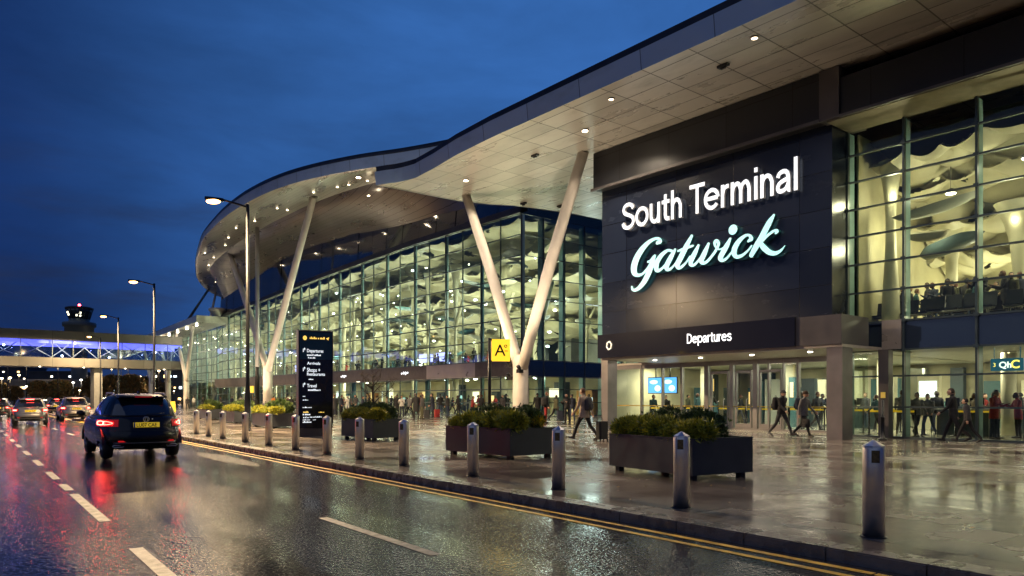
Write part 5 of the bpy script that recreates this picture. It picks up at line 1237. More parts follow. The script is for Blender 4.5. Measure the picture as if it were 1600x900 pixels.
# ------------------------------------------------------------------ people
def capsule(m, a, b, ra, rb, n=10):
    a = Vector(a); b = Vector(b); d = b-a; l = d.length; d = d/l if l > 1e-6 else Vector((0, 0, 1)); u = d.orthogonal().normalized(); w = d.cross(u); rings = []
    for t, q in ((-1, .15), (-.8, .6), (-.45, .9), (0, 1)): rings.append((a+d*(t*ra), ra*q))
    rings.append((b, rb))
    for t, q in ((.45, .9), (.8, .6), (1, .15)): rings.append((b+d*(t*rb), rb*q))
    m.loft([[c+u*(r_*math.cos(2*math.pi*i/n))+w*(r_*math.sin(2*math.pi*i/n)) for i in range(n)] for c, r_ in rings])
def person_mesh(name, pose, voxel=.012, fingers=True, coat=.86, heavy=1.0):
    """one continuous figure facing +y; returns mesh with slots top, bottom, skin, shoe and the head centre"""
    g = lambda k, d=0.0: pose.get(k, d)
    segs = []   # (a, b, ra, rb, slot)
    lean = R(g('lean', 3)); hip = Vector((0, 0, .92)); up = Vector((0, math.sin(lean), math.cos(lean)))
    def T(x, h, y=0): return hip+Vector((x, y, 0))+up*h
    m = MB()
    def rings(lst, slot):
        m.loft([[T(rx*math.cos(2*math.pi*i/18), h, yo+ry*math.sin(2*math.pi*i/18)) for i in range(18)] for h, rx, ry, yo in lst])
    hv = heavy
    rings([(-.10, .15*hv, .115*hv, 0), (-.02, .168*hv, .125*hv, 0), (.10, .155*hv, .118*hv, 0), (.20, .152*hv, .112*hv, 0), (.36, .178*hv, .125*hv, 0), (.46, .182*hv, .112*hv, -.005), (.52, .15*hv, .09, -.01), (.555, .08, .07, -.01)], 0)
    hem = coat-.92
    rings([(hem, .172*hv, .135*hv, 0), (hem+.04, .178*hv, .14*hv, 0), (.05, .172*hv, .132*hv, 0), (.16, .165*hv, .126*hv, 0)], 0)
    segs.append((T(0, hem), T(0, .5), .17, .16, 0))
    nk = T(0, .54, -.005); hy = R(g('yaw')); hp = R(g('nod', 4)); hc = T(0, .70, .02+.10*math.sin(hp))
    capsule(m, nk, hc-Vector((0, .01, .06)), .056, .053); segs.append((nk, hc, .05, .05, 2))
    fr = Vector((-math.sin(hy), math.cos(hy), 0)); sd = Vector((math.cos(hy), math.sin(hy), 0)); Z = Vector((0, 0, 1))
    def hpnt(x, y, z): return hc+sd*x+fr*y+Z*z
    rr = []
    for j in range(11):
        t = -math.pi/2+math.pi*j/10*.98+.03; z = math.sin(t); q = max(.08, math.cos(t)); jaw = 1-.20*max(0, -z)
        rr.append([hpnt(.076*q*jaw*math.cos(a), .097*q*math.sin(a)*(1+.08*(math.sin(a) > 0)*(z < 0)), .118*z) for a in [2*math.pi*i/16 for i in range(16)]])
    m.loft(rr); segs.append((hpnt(0, 0, -.06), hpnt(0, 0, .06), .09, .09, 2))
    capsule(m, hpnt(0, .095, .012), hpnt(0, .112, -.022), .010, .015, 8)     # nose
    capsule(m, hpnt(-.018, .093, -.055), hpnt(.018, .093, -.055), .008, .008, 6)    # mouth
    capsule(m, hpnt(0, .083, -.098), hpnt(0, .078, -.09), .022, .024, 8)    # chin
    for sg in (1, -1):
        capsule(m, hpnt(.076*sg, -.005, .015), hpnt(.078*sg, -.008, -.028), .014, .010, 6)
        sk = 'R' if sg > 0 else 'L'
        # leg
        a = R(g('hip'+sk)); kn = R(g('knee'+sk, 4)); sp = R(g('spread', 3))*sg
        h0 = Vector((.092*sg*hv, 0, .90)); td = Vector((math.sin(sp), math.sin(a), -math.cos(a))).normalized(); k0 = h0+td*.43
        sh = a-kn; sdv = Vector((math.sin(sp)*.4, math.sin(sh), -math.cos(sh))).normalized(); an = k0+sdv*.415
        capsule(m, h0, k0, .092*hv, .060, 12); capsule(m, k0, an, .060, .047, 12); segs += [(h0, k0, .08, .06, 1), (k0, an, .055, .05, 1)]
        fa = R(g('foot'+sk, 0)); fd = Vector((.12*sg, math.cos(fa), math.sin(fa))).normalized()
        heel = an+Vector((0, -.035, -.055)); toe = heel+fd*.21
        capsule(m, heel, heel+fd*.11+Vector((0, 0, .012)), .038, .042); capsule(m, heel+fd*.08, toe, .042, .032); segs += [(heel, toe, .045, .04, 3)]
        # arm
        sa = R(g('arm'+sk)); el = R(g('elbow'+sk, 18)); ab = R(g('abd', 9))*sg
        s0 = T(.185*sg*hv, .475); ud = Vector((math.sin(ab), math.sin(sa), -math.cos(sa)*math.cos(ab))).normalized(); e0 = s0+ud*.285
        fa2 = sa+el; fdv = Vector((math.sin(ab)*.3-.25*sg*g('cross'), math.sin(fa2), -math.cos(fa2))).normalized(); wr = e0+fdv*.25
        capsule(m, s0, e0, .066, .052, 12); capsule(m, e0, wr, .050, .036, 12); segs += [(s0, e0, .06, .055, 0), (e0, wr, .05, .042, 0)]
        pc = wr+fdv*.075; side = fdv.cross(Vector((1, 0, 0)))
        if side.length < .2: side = Vector((0, 1, 0))
        side = side.normalized()
        nrm = Vector((-sg, 0, 0)); nrm = (nrm-fdv*nrm.dot(fdv)).normalized(); side = fdv.cross(nrm).normalized()
        if side.y < 0: side = -side
        for o in (-.018, .018): capsule(m, wr+fdv*.02+side*o*.6, pc+side*o, .020, .019, 8)
        segs += [(wr+fdv*.03, pc+fdv*.09, .03, .03, 2)]
        if fingers:
            for i, (o, l) in enumerate(((-.031, .052), (-.0105, .064), (.0105, .068), (.031, .060))):
                b = pc+side*o+fdv*.012; k1 = b+(fdv+nrm*.35).normalized()*l*.6; k2 = k1+(fdv+nrm*1.1).normalized()*l*.5
                capsule(m, b, k1, .0088, .0082, 6); capsule(m, k1, k2, .0082, .007, 6)
            b = wr+fdv*.035+side*.03; k1 = b+(side+fdv*.8+nrm*.3).normalized()*.04; k2 = k1+(fdv+nrm*.5+side*.1).normalized()*.03
            capsule(m, b, k1, .0105, .009, 6); capsule(m, k1, k2, .009, .0075, 6)
        else: capsule(m, pc, pc+fdv*.06+nrm*.02, .028, .02, 8)
        pose['_hand'+sk] = pc+fdv*.05
    me0 = m.mesh('tmp', []); o = bpy.data.objects.new('tmp', me0); COL.objects.link(o)
    md = o.modifiers.new('r', 'REMESH'); md.mode = 'VOXEL'; md.voxel_size = voxel; md.use_smooth_shade = True
    sm = o.modifiers.new('s', 'SMOOTH'); sm.factor = .5; sm.iterations = 2
    bpy.context.view_layer.update(); me = bpy.data.meshes.new_from_object(o.evaluated_get(DG())); bpy.data.objects.remove(o); bpy.data.meshes.remove(me0)
    n = len(me.vertices); co = np.zeros(n*3); me.vertices.foreach_get('co', co); co = co.reshape(-1, 3); dz = co[:, 2].min(); co[:, 2] -= dz; me.vertices.foreach_set('co', co.reshape(-1))
    nf = len(me.polygons); ce = np.zeros(nf*3); me.polygons.foreach_get('center', ce); ce = ce.reshape(-1, 3)
    best = np.full(nf, 1e9); mi = np.zeros(nf, int)
    for a, b, ra, rb, sl in segs:
        a = np.array(a)-[0, 0, dz]; b = np.array(b)-[0, 0, dz]; d = b-a; t = np.clip(((ce-a)@d)/max(1e-9, d@d), 0, 1); ds = np.linalg.norm(ce-(a+t[:, None]*d), axis=1)-(ra+(rb-ra)*t)
        w = ds < best; best[w] = ds[w]; mi[w] = sl
    hz_ = coat-dz
    for sl in (0, 1):
        pass
    lowm = (mi == 0) & (ce[:, 2] < hz_-.005) & (np.abs(ce[:, 0]) < .16); mi[lowm] = 1
    midm = (mi == 1) & (ce[:, 2] > hz_+.01); mi[midm] = 0
    me.materials.clear()
    for q in range(4): me.materials.append(None)
    me.polygons.foreach_set('material_index', mi.tolist()); me.polygons.foreach_set('use_smooth', [True]*nf); me.update(); me.name = name
    hcz = Vector((hc.x, hc.y, hc.z-dz))
    return dict(me=me, head=hcz, fr=fr, sd=sd, dz=dz, pose=pose)
def hair_mesh(f, style='short'):
    m = MB(); hc, fr, sd = f['head'], f['fr'], f['sd']; rr = []
    lo = {'short': -.35, 'hat': .12, 'long': -1.0}[style]; g = {'short': 1.08, 'hat': 1.14, 'long': 1.12}[style]
    for j in range(8):
        z = lo+(1-lo)*j/7*.995; q = math.sqrt(max(.0, 1-max(-.85, z)**2)); row = []
        for i in range(18):
            a = 2*math.pi*i/18; y = math.sin(a); cut = 1.0
            if style != 'hat' and y > .25 and z < .45: cut = .72
            row.append(hc+sd*(.077*g*q*math.cos(a)*(.9 if cut < 1 else 1))+fr*(.098*g*q*y*cut-.008)+Vector((0, 0, .118*g*z)))
        rr.append(row)
    m.loft(rr); 
    if style == 'hat':
        m.loft([[hc+sd*(.090*k*math.cos(a))+fr*(.114*k*math.sin(a)-.008)+Vector((0, 0, z)) for a in [2*math.pi*i/18 for i in range(18)]] for z, k in ((.004, 1.0), (.004, 1.03), (.042, 1.03), (.042, 1.0))])
    return m
SKIN = [pm('skin_light', (.50, .30, .21), .5, var=.1), pm('skin_tan', (.32, .18, .11), .5, var=.1), pm('skin_dark', (.10, .055, .035), .5, var=.1)]
CL = {k: pm(k+'_cloth', c, .85, var=.2, scale=14, bump=.25, bscale=120) for k, c in dict(black=(.012, .012, .014), navy=(.016, .022, .045), grey=(.17, .165, .16), beige=(.36, .28, .21), charcoal=(.035, .035, .04), jeans=(.03, .045, .085), red=(.25, .02, .02), white=(.55, .54, .5), olive=(.06, .06, .03), teal=(.02, .06, .07), orange=(.55, .16, .02)).items()}
HAIR = [pm('hair_brown', (.03, .016, .009), .6, var=.3), pm('hair_black', (.008, .007, .007), .5, var=.3), pm('hair_auburn', (.09, .03, .012), .6, var=.3), pm('hair_grey', (.2, .19, .18), .6, var=.3)]
SHOE = pm('shoe_leather', (.014, .012, .011), .35, var=.2)
WALKA = dict(hipL=27, kneeL=6, hipR=-20, kneeR=22, footR=-28, footL=8, armL=-20, armR=22, elbowL=20, elbowR=28, lean=5)
WALKB = dict(hipR=26, kneeR=8, hipL=-22, kneeL=26, footL=-30, footR=6, armR=-14, armL=16, elbowL=35, elbowR=14, lean=4, yaw=10)
FIGS = {'walk_a': person_mesh('walking_person', dict(WALKA), .011), 'walk_b': person_mesh('walking_person', dict(WALKB), .011, coat=.82),
        'pull': person_mesh('walking_person', dict(WALKA, armR=-24, elbowR=6, armL=10, elbowL=30, lean=4), .011, coat=.76, heavy=1.06),
        'stand': person_mesh('standing_person', dict(armL=4, armR=2, elbowL=20, elbowR=24, spread=5, yaw=15), .012),
        'coat': person_mesh('standing_person', dict(armL=6, armR=8, elbowL=30, elbowR=26, spread=4, yaw=-12), .012, coat=.52, heavy=1.1),
        'phone': person_mesh('standing_person', dict(armL=18, armR=24, elbowL=95, elbowR=92, cross=.9, nod=18, spread=4), .012),
        'far_stand': person_mesh('standing_person', dict(armL=4, armR=6, elbowL=30, elbowR=60, spread=4, yaw=30), .02, False),
        'far_walk': person_mesh('walking_person', dict(WALKB), .02, False),
        'far_phone': person_mesh('standing_person', dict(armL=20, armR=24, elbowL=90, elbowR=85, cross=.8, nod=15), .02, False, coat=.7)}
HAIRS = {}
def person(fig, loc, yaw, top, bottom, skin=0, hair=0, style='short', h=1.74, label=None, group=None, hatmat=None):
    f = FIGS[fig]; o = bpy.data.objects.new('person', f['me']); COL.objects.link(o)
    for i, mt in enumerate((CL[top], CL[bottom], SKIN[skin], SHOE)): o.material_slots[i].link = 'OBJECT'; o.material_slots[i].material = mt
    sc = h/1.735; o.location = loc; o.rotation_euler = (0, 0, yaw); o.scale = (sc, sc, sc); tag(o, label, 'person', group)
    key = (fig, style)
    if key not in HAIRS:
        HAIRS[key] = hair_mesh(f, style).mesh('hair', [None])
    hr = bpy.data.objects.new('hat' if style == 'hat' else 'hair', HAIRS[key]); COL.objects.link(hr); hr.parent = o
    hr.material_slots[0].link = 'OBJECT'; hr.material_slots[0].material = hatmat or HAIR[hair]
    if not fig.startswith('far') and loc.length < 45:
        ey = MB(); 
        for sg in (1, -1): ey.ball(f['head']+f['sd']*(.030*sg)+f['fr']*.086+Vector((0, 0, .018)), (.012, .012, .009), 8, 6)
        e = ey.build('eyes', pm('eye_dark', (.01, .008, .008), .2, var=.1), None); e.parent = o
    return o
YL_ = math.atan2(.7744, -.6327)-math.pi/2        # facing away along the building (to the left in the picture)
YR_ = YL_+math.pi
def soft_bag(name, loc, yaw, size, mat, label, cat, tilt=0.0):
    r = empty(name, loc, yaw); w, d, h = size; m = MB()
    m.loft([[(w/2*k*math.copysign(abs(math.cos(a))**.55, math.cos(a)), d/2*k2*math.copysign(abs(math.sin(a))**.6, math.sin(a)), z) for a in [2*math.pi*i/20 for i in range(20)]] for z, k, k2 in ((0, .8, .8), (.03*h, .95, .95), (.3*h, 1, 1.05), (.7*h, .97, .95), (.93*h, .85, .75), (h, .6, .5))])
    m.build('body', mat, r); m = MB(); m.path([(-.05, 0, h*.98), (-.04, 0, h+.06), (.04, 0, h+.06), (.05, 0, h*.98)], .010, 6); m.build('handle', BLK, r)
    m = MB(); m.loft([[(w*.36*k*math.copysign(abs(math.cos(a))**.5, math.cos(a)), -d*.5-y, h*.32+h*.22*k*math.copysign(abs(math.sin(a))**.5, math.sin(a))) for a in [2*math.pi*i/16 for i in range(16)]] for y, k in ((-.02, 1), (.03, .97), (.045, .7))]); m.build('pocket', mat, r)
    r.rotation_euler = (tilt, 0, yaw); return tag(r, label, cat)
def suitcase(loc, yaw, mat, label):
    r = empty('suitcase', loc, yaw); m = MB(); m.box((-.21, -.12, .06), (.21, .12, .66), .05); m.build('shell', mat, r)
    m = MB(); m.path([(-.11, .09, .66), (-.11, .14, 1.02), (.11, .14, 1.02), (.11, .09, .66)], .012, 6); m.build('handle', RAIL, r)
    for x in (-.17, .17):
        for y in (-.09, .09): m = MB(); m.tube((x-.015, y, .032), (x+.015, y, .032), .032, n=10); m.build('wheel', BLK, r)
    return tag(r, label, 'suitcase')
GO = 'travellers on the pavement outside'
def B(s, p): return BW(s, p, PV)
q = at(913, 688); person('pull', q, YL_+R(12), 'beige', 'black', 0, 2, h=1.80, label='person in a pale beige jacket walking left pulling a wheeled case', group=GO)
u = Vector((math.cos(YL_), math.sin(YL_), 0)); fwd = Vector((-math.sin(YL_), math.cos(YL_), 0))
suitcase(q-fwd*.62+u*.22, YL_, CL['black'], 'black wheeled suitcase pulled by the person in the beige jacket')
soft_bag('backpack', q-fwd*.205+Vector((0, 0, 1.02)), YL_+R(12), (.32, .2, .46), CL['charcoal'], 'dark backpack worn over the beige jacket', 'backpack')
q = at(1221, 682); person('walk_a', q, YR_-R(6), 'black', 'charcoal', 0, 0, 'hat', 1.76, 'person in black jacket and dark beanie walking right before the glass doors', GO, CL['charcoal'])
f2 = Vector((-math.sin(YR_), math.cos(YR_), 0)); soft_bag('backpack', q-f2*.235+Vector((0, 0, 1.0)), YR_, (.32, .2, .48), CL['black'], 'black backpack on the person in black before the doors', 'backpack')
q = at(1256, 683); person('walk_b', q, YR_-R(4), 'grey', 'black', 0, 0, 'hat', 1.74, 'person in grey hooded top and brown beanie walking right by the doors', GO, pm('brown_wool', (.045, .022, .012), .9))
soft_bag('backpack', q-f2*.225+Vector((0, 0, 1.02)), YR_, (.30, .18, .44), CL['navy'], 'navy backpack on the person in the grey top', 'backpack')
h = FIGS['walk_b']['pose']['_handL']; soft_bag('shoulder_bag', q+f2*.18+Vector((-.16, -.2, .36)), YR_+R(70), (.34, .16, .32), CL['black'], 'black holdall carried low by the person in the grey top', 'bag')
q = at(1490, 690); person('walk_b', q, YL_+R(8), 'black', 'black', 0, 0, h=1.80, label='person in black walking left in front of the tall glazed wing', group=GO)
q = at(1512, 691.5); person('walk_a', q, YL_+R(4), 'charcoal', 'black', 0, 1, h=1.45, label='smaller person in dark clothes walking just behind the one by the tall glazed wing', group=GO)
q = at(853, 661); person('stand', q, YR_+R(40), 'black', 'red', 0, 2, h=1.80, label='person in a black jacket and dark red trousers standing beside the V column', group=GO); soft_bag('backpack', q+Vector((-.12, -.24, 1.02)), 0.3, (.36, .24, .5), CL['black'], 'bulky black backpack on the person beside the V column', 'backpack')
q = at(886, 662.5); person('phone', q, R(150), 'black', 'black', 0, 1, h=1.70, label='person in black with arms folded facing the camera near the glass corner', group=GO)
q = at(894, 659); person('stand', q, R(20), 'navy', 'jeans', 1, 1, h=1.70, label='person in a blue coat behind the one with folded arms', group=GO)
q = at(650, 657); person('coat', q, R(30), 'black', 'black', 0, 1, h=1.80, label='person in a long black coat standing right of the bare tree', group=GO)
q = at(659, 655); person('stand', q, R(-60), 'charcoal', 'olive', 0, 2, h=1.72, label='person in dark clothes with a bag at the feet, next to the long black coat', group=GO); suitcase(q+Vector((.35, -.1, 0)), R(20), CL['charcoal'], 'dark case standing beside the person next to the long black coat')
q = at(628, 652); person('phone', q, R(170), 'white', 'navy', 1, 1, h=1.68, label='person in a light top looking at a phone left of the long black coat', group=GO)
q = at(620, 651); person('coat', q, R(-20), 'black', 'black', 0, 0, h=1.76, label='person in a dark coat at the left of the group right of the bare tree', group=GO)
q = at(523, 650); person('coat', q, R(40), 'charcoal', 'black', 0, 2, h=1.76, label='person in a dark coat half hidden by the right edge of the totem', group=GO)
q = at(533, 649); person('stand', q, R(-100), 'navy', 'black', 1, 1, h=1.74, label='person in a navy jacket right of the totem beside a luggage case', group=GO); suitcase(q+Vector((-.45, -.25, 0)), R(10), CL['navy'], 'large navy case between two people right of the totem')
q = at(543, 645); person('phone', q, R(160), 'white', 'white', 0, 2, h=1.70, label='person in pale clothes left of the bare tree planter', group=GO)
for px, py, fg, t, b, lb in ((303, 637.5, 'stand', 'white', 'grey', 'person in pale clothes beyond the farthest planter'), (284, 638, 'coat', 'black', 'black', 'person in a black coat just right of the black estate car roof'), (293, 640, 'walk_b', 'charcoal', 'black', 'person in dark clothes walking beyond the black estate car'), (276, 637, 'phone', 'navy', 'black', 'person standing by the yellow board behind the black estate car'),
                         (455, 646, 'stand', 'black', 'black', 'person in black between the nearest lamp and the totem'), (398, 643, 'coat', 'charcoal', 'black', 'person in a charcoal coat right of the grey roof prop'), (446, 644, 'walk_a', 'black', 'jeans', 'person in black and jeans at the foot of the far V column'), (427, 645, 'stand', 'orange', 'black', 'person in an orange jacket below the far V column'), (576, 646, 'phone', 'black', 'olive', 'person in black behind the bare tree'), (700, 652, 'stand', 'charcoal', 'jeans', 'person in charcoal standing left of the yellow sign post'), (716, 650, 'coat', 'black', 'black', 'person in a long dark coat left of the yellow sign post, farther back')):
    person(fg, at(px, py), R(rnd.uniform(0, 360)), t, b, rnd.randrange(3), rnd.randrange(3), h=rnd.uniform(1.66, 1.8), label=lb, group=GO)
for i, (px, py, fg, t, b, lb) in enumerate(((566, 650, 'walk_a', 'navy', 'jeans', 'person in navy walking behind the bare tree planter'), (604, 648, 'stand', 'beige', 'black', 'person in a beige top near the bare tree'), (640, 651, 'walk_b', 'grey', 'black', 'person in grey walking behind the long black coat'), (676, 653, 'coat', 'navy', 'black', 'person in a navy coat between the bare tree and the yellow sign'),
        (688, 650, 'phone', 'black', 'jeans', 'person in black looking down, right of the navy coat'), (738, 652, 'walk_a', 'red', 'black', 'person in a red jacket behind the wide planter'), (752, 651, 'stand', 'black', 'charcoal', 'person in black just left of the yellow sign post'), (786, 652, 'stand', 'charcoal', 'black', 'person in charcoal under the yellow A sign'), (840, 655, 'coat', 'black', 'black', 'person in a black coat right of the V column foot'), (868, 657, 'walk_b', 'olive', 'black', 'person in olive walking by the glass corner'),
        (501, 647, 'stand', 'black', 'black', 'person in black hidden partly by the right side of the totem'), (556, 647, 'coat', 'charcoal', 'jeans', 'person in a charcoal coat left of the bare tree'), (345, 640, 'stand', 'black', 'jeans', 'person in black beyond the far planters'), (362, 641, 'walk_a', 'navy', 'black', 'person in navy walking beyond the far planters'), (377, 642, 'phone', 'grey', 'black', 'person in grey left of the nearest lamp pole'), (318, 638, 'coat', 'black', 'black', 'person in a long black coat beyond the farthest planter'))):
    person(fg, at(px, py), R(rnd.uniform(0, 360)), t, b, rnd.randrange(3), rnd.randrange(3), h=rnd.uniform(1.64, 1.82), label=lb, group=GO)
    if i % 3 == 0: suitcase(at(px+7, py+.3), R(rnd.uniform(0, 90)), CL[('black', 'red', 'teal', 'navy', 'charcoal', 'grey')[i//3]], ('black', 'dark red', 'teal', 'navy', 'charcoal', 'grey')[i//3]+' case standing next to the '+lb.split(' ', 1)[0]+' '+' '.join(lb.split(' ')[1:4]))
def crowd(n, s0, s1, p0, p1, z, label, group, figs=('far_stand', 'far_phone', 'far_walk'), seed=1):
    q = random.Random(seed)
    for i in range(n):
        s = s0+(s1-s0)*(i+q.uniform(.1, .9))/n; p = q.uniform(p0, p1); v = BW(s, p, PV+z)
        person(q.choice(figs), v, q.uniform(0, 6.28), q.choice(('black', 'navy', 'charcoal', 'black', 'black', 'olive', 'beige', 'grey', 'teal', 'red')), q.choice(('black', 'charcoal', 'jeans')), q.randrange(3), q.randrange(3), h=q.uniform(1.6, 1.84), label=label, group=group)
crowd(30, 6.5, 13.5, 29.9, 33.0, 4.22, 'dark figure waiting on the upper floor behind the glazed wing', 'people on the upper floor of the wing', ('far_stand', 'far_phone'), 5)
crowd(24, 7, 13.4, 29.2, 36, .012, 'person at the desks on the ground floor of the glazed wing', 'people at the desks inside the wing', seed=6)
crowd(20, 14.2, 27, 30.6, 38, .012, 'person inside the lobby behind the Departures doors', 'people inside the departures lobby', seed=7)
crowd(52, 45, 104, 37.9, 46, .012, 'person on the lit ground floor behind the long hall glass', 'people on the ground floor of the hall', seed=8)
crowd(44, 45, 98, 38.6, 42.5, 4.2, 'person on the upper floor behind the long hall glass', 'people on the upper floor of the hall', ('far_stand', 'far_phone'), 9)

# ------------------------------------------------------------------ background beyond the footbridge
def far_at(px, D): return Vector(((px-800)/FPX*D, D, 0))
BG1 = pm('far_concrete', (.11, .11, .115), .6, var=.25, scale=.15); BG2 = pm('far_dark_wall', (.03, .035, .045), .6, var=.25, scale=.15); BGR = pm('far_grey_roof', (.16, .155, .15), .5, var=.2, scale=.1)
WINL = [emit('far_window_amber', (1, .58, .2), 3.5), emit('far_window_white', (1, .88, .62), 4.5), emit('far_window_cool', (.75, .9, 1), 3.5)]
def far_building(px0, px1, D, h, mat, label, rows, cols, lit, seed, roof=None, wsz=(.9, .9)):
    a, b = far_at(px0, D), far_at(px1, D); r = empty('far_building', a); tag(r, label, 'building'); Wd = (b-a).length; q = random.Random(seed)
    m = MB(); m.box((0, 0, 0), (Wd, 14, h)); m.build('wall', mat, r)
    m = MB(); m.box((-.4, -.5, h), (Wd+.4, 14.4, h+.5)); m.build('roof', roof or BG2, r)
    for j in range(rows):
        for i in range(cols):
            if q.random() > lit: continue
            x = Wd*(i+.5)/cols+q.uniform(-.3, .3); z = h*(j+.45)/rows; w = wsz[0]*q.uniform(.5, 1.3); hh = wsz[1]*q.uniform(.5, 1.1)
            m = MB(); m.box((x-w/2, -.06, z-hh/2), (x+w/2, -.02, z+hh/2)); m.build('window', q.choice(WINL), r)
far_building(-90, 42, 330, 15.5, BG2, 'dark office block far off at the left with scattered lit windows', 5, 16, .34, 1)
far_building(44, 112, 300, 12.5, BG2, 'dark block left of the tower with a few lit windows', 4, 10, .36, 2)
far_building(-60, 100, 190, 6.2, BG1, 'long low grey building with a pale roof below the footbridge', 2, 26, .6, 3, BGR, (.7, .7))
far_building(128, 232, 210, 6.6, BG1, 'low building with a row of tall lit windows behind the black estate car', 1, 16, .8, 4, BG2, (.8, 2.6))
far_building(232, 300, 240, 11, BG2, 'dark block behind the walkway canopy with lit windows', 3, 9, .5, 5)
DLAMP = emit('far_lamp', (1, .72, .38), 110); DLAMPW = emit('far_lamp_white', (1, .92, .75), 110)
def make_far_lamp(mt):
    r = empty('distant_lamp'); m = MB(); m.lathe([(.09, 0), (.06, 7.9)], n=6); m.build('pole', BLK, r)
    m = MB(); m.ball((0, 0, 7.95), (.26, .26, .2), 8, 6); m.build('lens', mt, r); return r
pr = [make_far_lamp(DLAMP), make_far_lamp(DLAMPW)]; q = random.Random(21)
for i in range(44):
    px = -15+6.6*i+q.uniform(-4, 4); D = q.choice((138, 150, 165, 180, 230, 270)); o = pr[i] if i < 2 else copy_tree(pr[q.randrange(2)])
    o.location = far_at(px, D); sc = q.uniform(.35, 1.25); o.scale = (1, 1, sc) if sc > .6 else (.8, .8, sc)
    tag(o, 'small distant lamp glowing beyond the footbridge', 'street lamp', 'distant lamps beyond the footbridge')
def far_tree(me_c, loc, sc, label):
    r = empty('far_tree', loc); tag(r, label, 'tree', 'trees beyond the footbridge'); m = MB(); m.path([(0, 0, 0), (.1, 0, 1.2), (0, .1, 2.6)], [.22, .17, .1], 7)
    for k in range(5): a = k*1.26; m.path([(0, 0, 1.5+.2*k), (.8*math.cos(a), .8*math.sin(a), 2.8+.3*k)], [.1, .04], 5)
    m.build('trunk', TWIG, r); c = bpy.data.objects.new('crown', me_c); COL.objects.link(c); c.parent = r; c.location = (0, 0, 1.6); r.scale = (sc,)*3
AUT = [pm('autumn_leaf', (.16, .085, .02), .6, var=.4), pm('autumn_dark', (.07, .055, .02), .6, var=.4), pm('autumn_green', (.05, .06, .02), .6, var=.4)]
tm = [leaf_cloud('crown', 51+i, 1500, (2.3, 2.3, 3.6), AUT, .42, .09, 7) for i in range(2)]
for i, (px, D, sc) in enumerate(((60, 150, 1.05), (92, 170, 1.2), (22, 165, .9), (-8, 150, 1.0), (150, 150, 1.25), (176, 160, 1.35), (205, 150, 1.3), (228, 165, 1.3), (118, 180, .9), (250, 175, 1.1))):
    far_tree(tm[i % 2], far_at(px, D), sc, 'amber lit tree beyond the footbridge left of the tower pier' if px < 125 else 'dark tree crown under the footbridge right of the tower pier')
# small signs
q = at(270, 643); r = empty('floor_sign', q, R(20)); OFF[r.name] = (0, 0, 0); tag(r, 'yellow folding floor board standing on the paving behind the black estate car', 'sign')
YB = pm('yellow_plastic', (.70, .48, .02), .45, var=.1, emis=(1, .65, .02), es=.12)
for sg, nm in ((-1, 'panel'), (1, 'panel')):
    m = MB(); m.loft([[(x, sg*(.02+.25*(1-z/1.15))+d, z) for x, d in ((-.33*(1-.25*z), -.015), (.33*(1-.25*z), -.015), (.33*(1-.25*z), .015), (-.33*(1-.25*z), .015))] for z in (0, 1.15)], smooth=False); m.build(nm, YB, r)
s = s_at(393, 36); r = empty('lit_sign', BW(s, 36, PV), AB); OFF[r.name] = (0, 0, 0); tag(r, 'small amber lit sign on a post between the two dark poles', 'sign')
m = MB(); m.lathe([(.05, 0), (.05, 3.3)], n=8); m.build('post', BLK, r); m = MB(); m.box((-.75, -.06, 2.3), (.75, .06, 3.2)); m.build('panel', pm('amber_panel', (.7, .4, .03), .4, var=.1, emis=(1, .55, .05), es=.8), r)
# interior fittings: screens, hanging sign, desks, barriers
def screen(s, p, z, w, h, label):
    r = empty('wall_screen', BW(s, p, PV), AB); OFF[r.name] = (0, 0, 0); tag(r, label, 'screen', 'blue screens in the lobby')
    m = MB(); m.box((-w/2-.04, 0, z-.04), (w/2+.04, .08, z+h+.04)); m.tube((0, .05, z+h), (0, .05, 3.18), .03, n=6); m.build('case', BLK, r)
    m = MB(); m.box((-w/2, -.012, z), (w/2, -.002, z+h)); m.build('display', pm('blue_display', (.02, .1, .3), .3, var=0, emis=(.12, .42, 1), es=1.5), r)
    m = MB(); c = emit('display_shape', (.75, .9, 1), 1.5); q = random.Random(int(s*10))
    m.ball((-.1*w, -.02, z+h*.72), (w*.3, .006, h*.14), 12, 6); m.ball((.18*w, -.02, z+h*.3), (w*.22, .006, h*.2), 12, 6); m.build('display_shape', c, r)
screen(s_at(1024, 31.5), 31.5, 1.75, .95, .82, 'left blue lit screen hanging behind the lobby glass'); screen(s_at(1046, 31.5), 31.5, 1.75, .95, .82, 'right blue lit screen hanging behind the lobby glass')
s = s_at(1573, 30); r = empty('hanging_sign', BW(s, 30, PV), AB); OFF[r.name] = (0, 0, 0); tag(r, 'dark blue hanging sign with a yellow C inside the glazed wing', 'sign')
zc = z_at(1573, 569.5, 30); m = MB(); m.box((-.50, 0, zc-.22), (.50, .08, zc+.22)); m.tube((-.4, .04, zc+.2), (-.4, .04, 3.24), .015, n=6); m.tube((.4, .04, zc+.2), (.4, .04, 3.24), .015, n=6); m.build('panel', pm('hanging_sign_blue', (.01, .06, .10), .3, var=.1, emis=(.02, .16, .25), es=.4), r)
text_mb('C', .40, .006, emit('sign_yellow', (1, .75, .1), 1.4), 'lettering', r, (.12, -.008, zc-.13), bold=.01); text_mb('Qh', .30, .006, emit('sign_white', (.9, 1, .9), 1.3), 'lettering', r, (-.24, -.008, zc-.11), bold=.008); text_mb('3', .2, .006, emit('sign_yellow', (0, 0, 0), 1), 'lettering', r, (-.43, -.008, zc-.07))
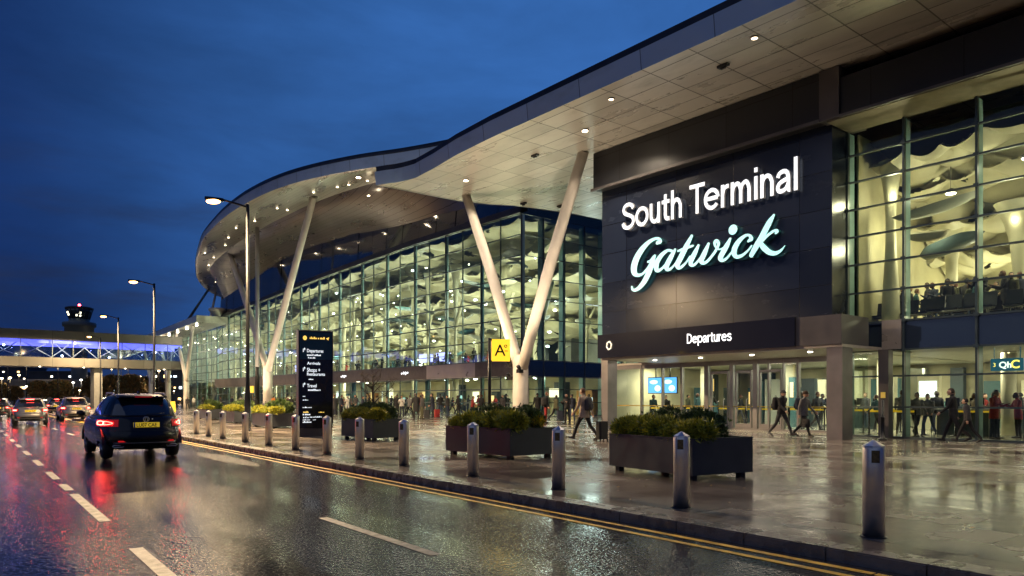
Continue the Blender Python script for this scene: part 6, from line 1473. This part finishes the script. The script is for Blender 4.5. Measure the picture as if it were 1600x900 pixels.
def make_desk():
    r = empty('service_desk'); m = MB(); m.box((-.9, -.3, 0), (.9, .3, .98)); m.build('counter', INTD, r)
    m = MB(); m.box((-.97, -.38, .98), (.97, .36, 1.03)); m.build('worktop', INTG, r)
    for x in (-.45, .4):
        m = MB(); m.box((x-.25, .02, 1.12), (x+.25, .06, 1.45)); m.tube((x, .04, 1.03), (x, .04, 1.14), .03, n=6); m.build('monitor', BLK, r)
    return r
proto = make_desk()
for i, (s, p) in enumerate(((11.0, 31.5), (8.3, 32.2), (5.9, 31.4), (3.4, 32), (10, 36), (6.5, 36.5), (16.5, 35.5), (20.5, 36))):
    o = proto if i == 0 else copy_tree(proto); o.location = BW(s, p, PV+.012); o.rotation_euler = (0, 0, AB+R(rnd.choice((0, 0, 12, -8))))
    tag(o, 'dark service desk with monitors behind the glazed wing' if i < 6 else 'dark service desk inside the departures lobby', 'desk', 'desks in the wing' if i < 6 else 'desks in the lobby')
BELT = pm('yellow_belt', (.75, .50, .02), .5, var=.1, emis=(1, .62, .02), es=.25)
def make_barrier():
    r = empty('queue_barrier')
    for x in (-.8, .8):
        m = MB(); m.lathe([(.17, 0), (.17, .02), (.035, .04), (.035, .98), (.045, 1.0)], (x, 0, 0), 10); m.build('post', BLK, r)
    m = MB(); m.box((-.77, -.012, .90), (.77, .012, .97)); m.build('belt', BELT, r); return r
proto = make_barrier(); n = 0
for s, p, wh in ((12.6, 28.9, 0), (12.9, 30.5, 0), (24.9, 30.6, 1), (23.0, 30.8, 1), (21.2, 31.2, 1), (19.2, 30.7, 1), (17.2, 31, 1), (15.2, 30.6, 1), (18.4, 33, 1), (14.6, 32.5, 1), (7.5, 30.2, 0), (10.3, 30.6, 0)):
    o = proto if n == 0 else copy_tree(proto); n += 1; o.location = BW(s, p, PV+.012); o.rotation_euler = (0, 0, AB+R(rnd.uniform(-15, 15)))
    tag(o, 'yellow belt queue barrier inside the departures lobby' if wh else 'yellow belt queue barrier behind the glazed wing', 'barrier', 'queue barriers in the lobby' if wh else 'queue barriers in the wing')
def make_seat_row():
    r = empty('seat_row'); m = MB(); m.path([(-1.1, 0, .38), (1.1, 0, .38)], .035, 6); m.build('beam', RAIL, r)
    for i in range(4):
        x = -.84+.56*i
        m = MB(); m.box((x-.25, -.24, .42), (x+.25, .22, .48), .04); m.build('seat', BLK, r)
        m = MB(); m.loft([[(x+sx*.25, -.24-.10*t+d, .5+.5*t) for sx, d in ((-1, -.02), (1, -.02), (1, .02), (-1, .02))] for t in (0, .5, 1)], smooth=False); m.build('backrest', BLK, r)
    for x in (-.9, .9): m = MB(); m.path([(x, -.22, .02), (x, 0, .36), (x, .22, .02)], .025, 6); m.build('leg', RAIL, r)
    return r
proto = make_seat_row()
for i, (s, p) in enumerate(((12.6, 29.7), (10.4, 29.3), (8.0, 29.5), (5.6, 29.3), (11.4, 31.6), (9.0, 31.4))):
    o = proto if i == 0 else copy_tree(proto); o.location = BW(s, p, PV+4.22); o.rotation_euler = (0, 0, AB+R(180 if i < 4 else 0))
    tag(o, 'row of dark seats on the upper floor behind the glazed wing', 'seats', 'seat rows on the upper floor')
